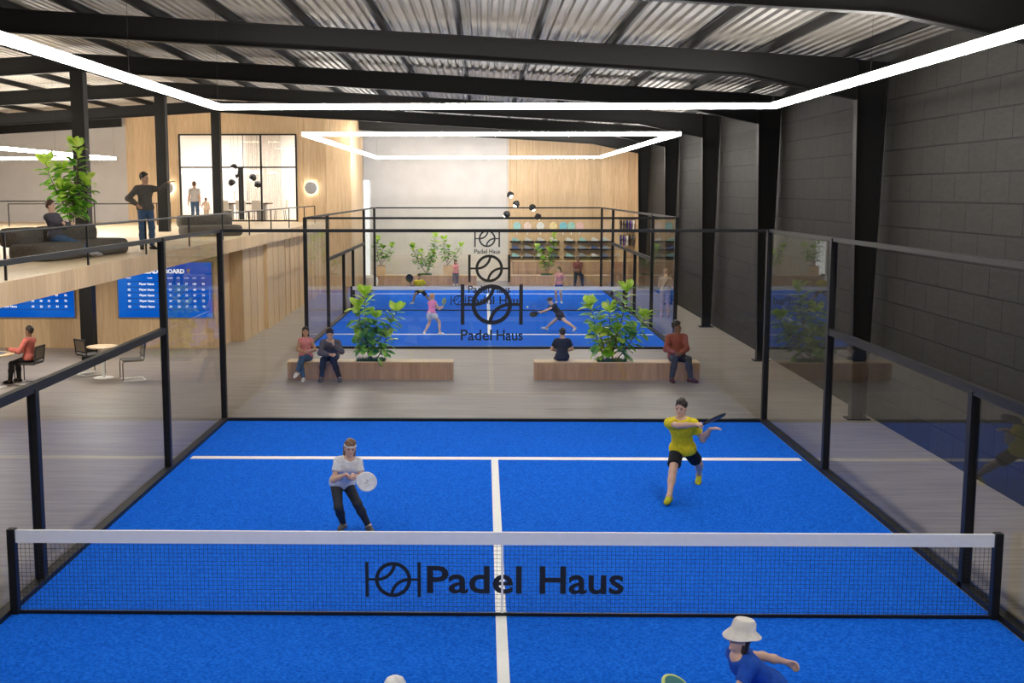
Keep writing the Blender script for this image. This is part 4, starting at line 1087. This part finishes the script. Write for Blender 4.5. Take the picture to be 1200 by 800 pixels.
rk_w = plain('white_racket', (.80, .80, .80), .35); rk_k = plain('black_racket', (.014, .014, .016), .4); rk_t = plain('teal_racket', (.015, .16, .17), .4); rk_g = plain('lime_racket_rim', (.50, .62, .16), .4); redg = plain('red_grip', (.55, .05, .05), .6)

# front court
r_ = person('person in white T-shirt and dark leggings crouching behind the net with a white racket', (-1.8, 3.05, 0), 1.46, (-1.98, 3.10, .60), (.30, -.48, .90), (.35, -1, 0), (.25, -1, -.05),
       (-1.80, 2.70, .80), (-1.88, 2.70, .80), (-1.64, 2.98, .068), (-1.97, 3.06, .068), (.5, -1, 0), (-.25, -1, 0), female=True, h=.0085, curl=(.9, .9), top=('tee', W), bottom=('tights', CL('dark_grey', .035, .038, .045)),
       shoes=CL('shoe_grey', .10, .10, .10), hair=('long', plain('light_brown_hair', (.20, .11, .055), .5, 0, .3, 40)), cap=('band', W), el=(.6, .2, -1), er=(-.8, .1, -.8), dl=(.3, -.6, -.3), dr=(.5, -.55, -.3))
hold('white padel racket with red grip held by crouching person in white', r_['hr'][0], (.93, -.12, -.25), (.05, -1, .25), rk_w, rk_w, .84, grip=redg, mark=True)
r_ = person('person in yellow shirt and black shorts lunging with a black racket on front court', (2.6, 4.8, 0), 1.68, (2.65, 4.88, .65), (-.12, -.28, .95), (-.3, -1, 0), (-.5, -.9, -.05),
       (2.98, 4.62, .99), (2.74, 4.45, 1.085), (3.00, 5.45, .14), (2.37, 4.27, .078), (-.25, -.85, -.5), (-.45, -1, 0), h=.009, curl=(.25, 1.0), top=('tee', YE), bottom=('shorts', BK),
       shoes=CL('lime_shoe', .50, .48, .03), hair=('short', dark_hair), er=(-1, -.4, -.1), el=(.1, .5, -1), kl=(.6, -1, .2), dl=(1, -.1, .15), dr=(.9, 0, .1), pr=(0, .4, -1), pl=(0, .1, -1))
hold('black padel racket swung across the chest of person in yellow on front court', r_['hr'][0], (.80, -.05, .40), (-.35, .35, .85), rk_k, rk_k, .92)
r_ = person('person in white bucket hat and blue T-shirt running left below the net', (2.0, -2.85, 0), 1.42, (2.02, -2.77, .53), (-.70, -.25, .66), (-1, -.3, -.3), (-1, -.34, .02),
       (1.50, -3.12, .50), (2.27, -2.62, .63), (1.72, -3.0, .068), (2.55, -2.6, .12), (-1, -.2, 0), (-.8, -.1, -.6), female=True, h=.0075, curl=(1., .7), headdir=(.16, .02, .97), top=('tee', BL), bottom=('shorts', BL),
       shoes=W, hair=('bob', dark_hair), cap=('bucket', plain('off_white_hat', (.72, .68, .63), .8)), el=(-.2, -.3, -1), er=(.2, .3, 1), dr=(.9, .2, -.45), pr=(0, -1, -.3))
hold('teal padel racket with lime rim held low by person in bucket hat', r_['hl'][0] + V(0, 0, .05), (-.86, .05, .50), (.45, -.35, .8), rk_t, rk_g, .86)
person('person wearing a white cap, only cap top showing at bottom edge', (-.76, -4.1, 0), 1.42, (-.76, -4.12, .46), (0, .28, .95), (0, 1, 0), (.1, 1, 0),
       (-.95, -3.75, .62), (-.55, -3.75, .62), (-.98, -4.0, .068), (-.54, -4.25, .068), (-.2, 1, 0), (.2, 1, 0), skin='light', h=.011, top=('tee', CL('orange', .70, .22, .05)), bottom=('shorts', BK), shoes=W, hair=('short', blonde), cap=('cap', W))

# people on the planter benches
person('woman in pink sleeveless top and jeans sitting cross-legged on left bench', (-4.28, 14.75, 0), 1.50, (-4.28, 15.06, .505), (0, .06, 1), (0, -1, 0), (.15, -1, -.05),
       (-4.18, 14.78, .66), (-4.30, 14.74, .66), (-4.40, 14.50, .22), (-4.27, 14.60, .07), (-.35, -.9, -.35), (.05, -1, 0), skin='tan', female=True, top=('tank', PK), bottom=('pants', JE), shoes=W, hair=('long', dark_hair), kl=(-.2, -1, 1), el=(1, .3, -.6), er=(-1, .3, -.6))
person('man in dark grey sweater seated on left bench with hand at chin', (-3.68, 14.75, 0), 1.70, (-3.70, 15.08, .515), (.06, -.58, .82), (.05, -1, -.2), (.05, -1, -.12),
       (-3.57, 14.57, .84), (-3.66, 14.55, .62), (-3.45, 14.60, .078), (-3.86, 14.60, .078), (.15, -1, 0), (-.15, -1, 0), top=('long', GR), bottom=('pants', CL('black_trousers', .02, .02, .022)), shoes=CL('sneaker', .10, .10, .10), hair=('short', dark_hair),
       el=(.8, -.6, -1), er=(-.9, -.3, -.6), dl=(-.15, .1, 1), curl=(1., .6), headdir=(0, -.35, 1))
person('man in dark T-shirt seated on right bench seen from behind', (1.63, 15.45, 0), 1.45, (1.63, 15.12, .505), (0, .02, 1), (0, 1, 0), (-.05, 1, -.05),
       (1.50, 15.42, .60), (1.76, 15.42, .60), (1.50, 15.58, .069), (1.76, 15.58, .069), (-.1, 1, 0), (.1, 1, 0), top=('tee', CL('dark_navy', .028, .030, .042)), bottom=('pants', BK), shoes=BK, hair=('short', dark_hair), el=(-1, -.2, -.7), er=(1, -.2, -.7))
person('bearded man in rust red shirt seated at right end of right bench', (4.25, 14.75, 0), 1.80, (4.25, 15.08, .52), (-.02, .02, 1), (.1, -1, 0), (.95, -.45, -.05),
       (4.28, 14.72, .64), (4.16, 14.72, .65), (4.50, 14.60, .082), (4.07, 14.60, .082), (.75, -.75, 0), (.1, -1, 0), skin='brown', top=('long', RU), bottom=('pants', DG), shoes=CL('oxblood_shoe', .07, .02, .018), hair=('short', dark_hair), el=(1, .2, -.5), er=(-1, .2, -.5))

# far court
r_ = person('blonde person in pink top and white skirt seen from behind on far court', (-1.74, 23.3, 0), 1.33, (-1.75, 23.3, .64), (.06, .28, 1), (.55, .85, 0), (.75, .65, 0),
       (-1.50, 23.60, .80), (-1.43, 23.47, .80), (-1.97, 23.32, .064), (-1.50, 23.22, .064), (-.1, .9, 0), (.9, .4, 0), female=True, top=('tank', CL('bright_pink', .80, .25, .52)), bottom=('skirt', W), shoes=W, hair=('tail', blonde), cap=('band', PK), curl=(1, 1))
hold('small racket held upright by the blonde person on far court', r_['hr'][0], (.25, .1, 1), (.8, -.5, 0), plain('olive_racket', (.35, .36, .14), .5), rk_g, .7)
r_ = person('person in yellow shirt and black shorts striding behind the far net', (-2.62, 33.0, 0), 1.42, (-2.62, 33.0, .52), (-.08, -.22, .96), (-.1, -1, 0), (-.3, -1, -.05),
       (-2.25, 32.85, .72), (-2.97, 32.9, .72), (-2.26, 33.25, .09), (-2.90, 32.8, .068), (.5, -.8, 0), (-.6, -.8, 0), skin='tan', h=.013, top=('tee', YE), bottom=('shorts', BK), shoes=W, hair=('short', dark_hair), curl=(.4, 1))
hold('black padel racket held up by person in yellow behind the far net', r_['hr'][0], (-.15, 0, 1), (0, -1, .1), rk_k, rk_k, 1.0)
r_ = person('person in dark dress lunging left with a black racket on far court', (2.15, 24.0, 0), 1.40, (2.16, 24.0, .53), (-.58, -.10, .75), (-.9, -.5, -.2), (-1, -.3, -.1),
       (1.52, 23.75, .60), (1.56, 23.90, .62), (1.74, 24.25, .08), (2.66, 23.62, .12), (-1, .1, .25), (-.5, -.8, -.4), female=True, skin='light', top=('tee', CL('black_navy', .018, .022, .034)), bottom=('skirt', CL('black_navy', .018, .022, .034)), shoes=W, hair=('bun', dark_hair), curl=(1, 1), headdir=(-.5, -.1, .8))
hold('black padel racket stretched out low by person in dark dress', r_['hl'][0], (-.95, -.1, -.22), (.1, -.55, .8), rk_k, rk_k, .85)
person('person in pale pink top and blue shorts standing beyond the far net', (2.74, 33.2, 0), 1.42, (2.72, 33.2, .76), (-.02, -.08, 1), (-.45, -.9, 0), (-.8, -.6, .05),
       (2.86, 33.0, .82), (2.52, 32.95, .74), (2.82, 33.15, .068), (2.64, 33.25, .068), (.0, -1, 0), (-.4, -1, 0), female=True, h=.013, top=('tee', CL('pale_pink', .82, .38, .36)), bottom=('shorts', BL), shoes=W, hair=('tail', brown_hair))
person('person in beige T-shirt and shorts with a dark shoulder strap, beside the far court', (6.0, 28.1, 0), 1.66, (6.0, 28.1, .915), (.03, .06, 1), (-.15, 1, 0), (.4, .9, -.25),
       (5.86, 28.42, 1.06), (6.2, 28.42, 1.10), (5.90, 28.12, .076), (6.12, 28.08, .076), (-.2, 1, 0), (.3, 1, 0), top=('tee', BE), bottom=('bermuda', CL('sand', .50, .36, .26)), shoes=CL('tan_shoe', .35, .22, .16), hair=('short', plain('sandy_hair', (.30, .20, .13), .6)), strap=BK, headdir=(.1, .3, 1))
person('small seated woman in pink top on the far bench beside a potted plant', (-1.47, 41.6, 0), 1.34, (-1.47, 41.93, .545), (0, .05, 1), (0, -1, 0), (.1, -1, 0),
       (-1.38, 41.65, .70), (-1.52, 41.62, .70), (-1.40, 41.50, .08), (-1.54, 41.50, .08), (.1, -1, 0), (-.1, -1, 0), skin='tan', female=True, h=.013, top=('tank', PK), bottom=('pants', GR), shoes=W, hair=('long', dark_hair))
person('man in dark red shirt seated on the far bench before the shoe wall', (4.15, 41.6, 0), 1.70, (4.15, 41.95, .56), (0, .0, 1), (0, -1, 0), (.2, -1, 0),
       (4.22, 41.62, .72), (4.06, 41.62, .72), (4.33, 41.48, .08), (3.98, 41.48, .08), (.1, -1, 0), (-.1, -1, 0), skin='brown', h=.013, top=('tee', CL('dark_red', .20, .06, .05)), bottom=('pants', BK), shoes=BK, hair=('short', dark_hair))

# upstairs and below the mezzanine
person('man in charcoal shirt and jeans standing upstairs, pointing to the right', (-7.58, 14.03, 3.02), 1.67, (-7.58, 14.04, 3.93), (0, 0, 1), (.5, -.85, 0), (.97, -.25, .0),
       (-7.02, 13.88, 4.47), (-7.70, 13.86, 4.00), (-7.47, 14.08, 3.096), (-7.67, 14.0, 3.096), (.7, -.7, 0), (.3, -1, 0), skin='tan', top=('long', CL('charcoal_shirt', .10, .092, .080)), bottom=('pants', JE), shoes=CL('black_boot', .02, .016, .014), hair=('short', dark_hair),
       er=(-1, -.1, -.1), el=(0, 0, -1), dl=(1, -.1, .25), pl=(0, .2, -1), dr=(.5, -.4, -.5), curl=(.15, .4))
person('man in grey sweater and jeans lounging on the dark sofa upstairs', (-8.2, 10.85, 3.02), 1.52, (-8.40, 10.85, 3.43), (-.14, .0, 1), (1, -.25, 0), (1, .05, -.05),
       (-8.17, 10.72, 3.67), (-8.15, 10.98, 3.65), (-7.68, 10.98, 3.095), (-7.62, 10.70, 3.095), (.95, -.2, .1), (.95, -.3, .1), top=('long', CL('plum_grey', .085, .078, .095)), bottom=('pants', JE), shoes=CL('shoe_light', .4, .4, .42), hair=('short', brown_hair), el=(.2, .8, -1), er=(.2, -.8, -1), kl=(.6, .1, 1), kr=(.6, -.1, 1))
person('man in pale grey T-shirt facing the meeting room window, holding a child by hand', (-12.15, 36.7, 3.02), 1.66, (-12.15, 36.7, 3.93), (0, 0, 1), (0, 1, 0), (.05, 1, 0),
       (-12.42, 36.72, 3.80), (-11.92, 36.7, 3.74), (-12.25, 36.7, 3.096), (-12.05, 36.72, 3.096), (-.1, 1, 0), (.1, 1, 0), skin='tan', h=.013, top=('tee', CL('pale_grey', .42, .39, .37)), bottom=('pants', JE), shoes=DG, hair=('short', brown_hair))
person('small child in cream T-shirt holding the hand of the man at the window', (-11.68, 36.7, 3.02), 1.0, (-11.68, 36.7, 3.57), (0, 0, 1), (0, 1, 0), (0, 1, 0),
       (-11.87, 36.7, 3.66), (-11.52, 36.72, 3.48), (-11.74, 36.7, 3.066), (-11.62, 36.7, 3.066), (-.1, 1, 0), (.1, 1, 0), skin='tan', h=.011, top=('tee', CL('cream', .62, .47, .36)), bottom=('shorts', CL('tan_short', .5, .38, .28)), shoes=DG, hair=('short', brown_hair))
person('man in coral shirt seated at the laptop table downstairs', (-10.5, 14.2, 0), 1.56, (-10.37, 14.23, .585), (.02, .06, 1), (-1, .14, 0), (-1, .12, -.1),
       (-10.72, 14.02, .80), (-10.70, 14.42, .72), (-10.80, 14.15, .075), (-10.72, 14.46, .075), (-.95, .1, 0), (-.9, .4, 0), skin='brown', top=('long', CL('coral', .52, .14, .11)), bottom=('pants', CL('dark_trousers', .025, .025, .028)), shoes=BK, hair=('short', dark_hair))
# ------------------------------------------------------------------ world, camera, view
w = bpy.data.worlds.new('World'); scene.world = w; w.use_nodes = True
bg = w.node_tree.nodes.get('Background') or w.node_tree.nodes.new('ShaderNodeBackground')
bg.inputs[0].default_value = (1, .97, .93, 1); bg.inputs[1].default_value = .5
def lamp(name, loc, sx, sy, power, col=(1, .94, .86), rx=0.):
    L = bpy.data.lights.new(name, 'AREA'); L.shape = 'RECTANGLE'; L.size = sx; L.size_y = sy; L.energy = power; L.color = col
    o = bpy.data.objects.new(name, L); COL.objects.link(o); o.location = loc; o.rotation_euler = (rx, 0, 0)
lamp('fill_far_wall', (0, 42.2, 6.7), 12, 1., 110, rx=R(18))  # unseen area light added to brighten the far wall
lamp('fill_far_wall_low', (0, 37.0, 6.8), 11, .5, 440, rx=R(52))  # unseen fill added, angled to lift the lower far wall
for k, (x_, y_) in enumerate(((-11, 12.5), (-9.6, 16.5), (-14.5, 11), (-14.5, 17))): lamp('fill_under_mezzanine', (x_, y_, 2.69), 1.2, 1.2, 100)  # unseen area lights added to brighten the downstairs lounge
for x_, y_ in ((-12.5, 12), (-12.5, 22), (-12.5, 31)): lamp('fill_upstairs', (x_, y_, 7.0), 2, 2, 150)  # unseen fill lights added over the mezzanine floor and oak box
cam = bpy.data.cameras.new('camera'); co = bpy.data.objects.new('camera', cam); COL.objects.link(co)
f_, cx, pitch, yaw, roll = 1352.75, 543.2, .129, -.0175, -.0006
cam.sensor_fit = 'HORIZONTAL'; cam.sensor_width = 36; cam.lens = f_ / 1200 * 36; cam.shift_x = (600 - cx) / 1200
fw = Vector((math.sin(yaw) * math.cos(pitch), math.cos(yaw) * math.cos(pitch), -math.sin(pitch)))
rt = Vector((math.cos(yaw), -math.sin(yaw), 0)); up = rt.cross(fw)
r2 = rt * math.cos(roll) + up * math.sin(roll); u2 = -rt * math.sin(roll) + up * math.cos(roll)
mt = Matrix((r2, u2, -fw)).transposed().to_4x4(); mt.translation = (-.181, -11.237, 4.27); co.matrix_world = mt
cam.clip_end = 200
scene.camera = co
scene.view_settings.view_transform = 'Standard'; scene.view_settings.look = 'None'
scene.view_settings.exposure = 0.0; scene.view_settings.gamma = 1; scene.view_settings.use_curve_mapping = False
cy = scene.cycles
cy.max_bounces = 8; cy.diffuse_bounces = 4; cy.glossy_bounces = 4; cy.transparent_max_bounces = 32
cy.caustics_reflective = False; cy.caustics_refractive = False; cy.sample_clamp_indirect = 6.; cy.use_denoising = True
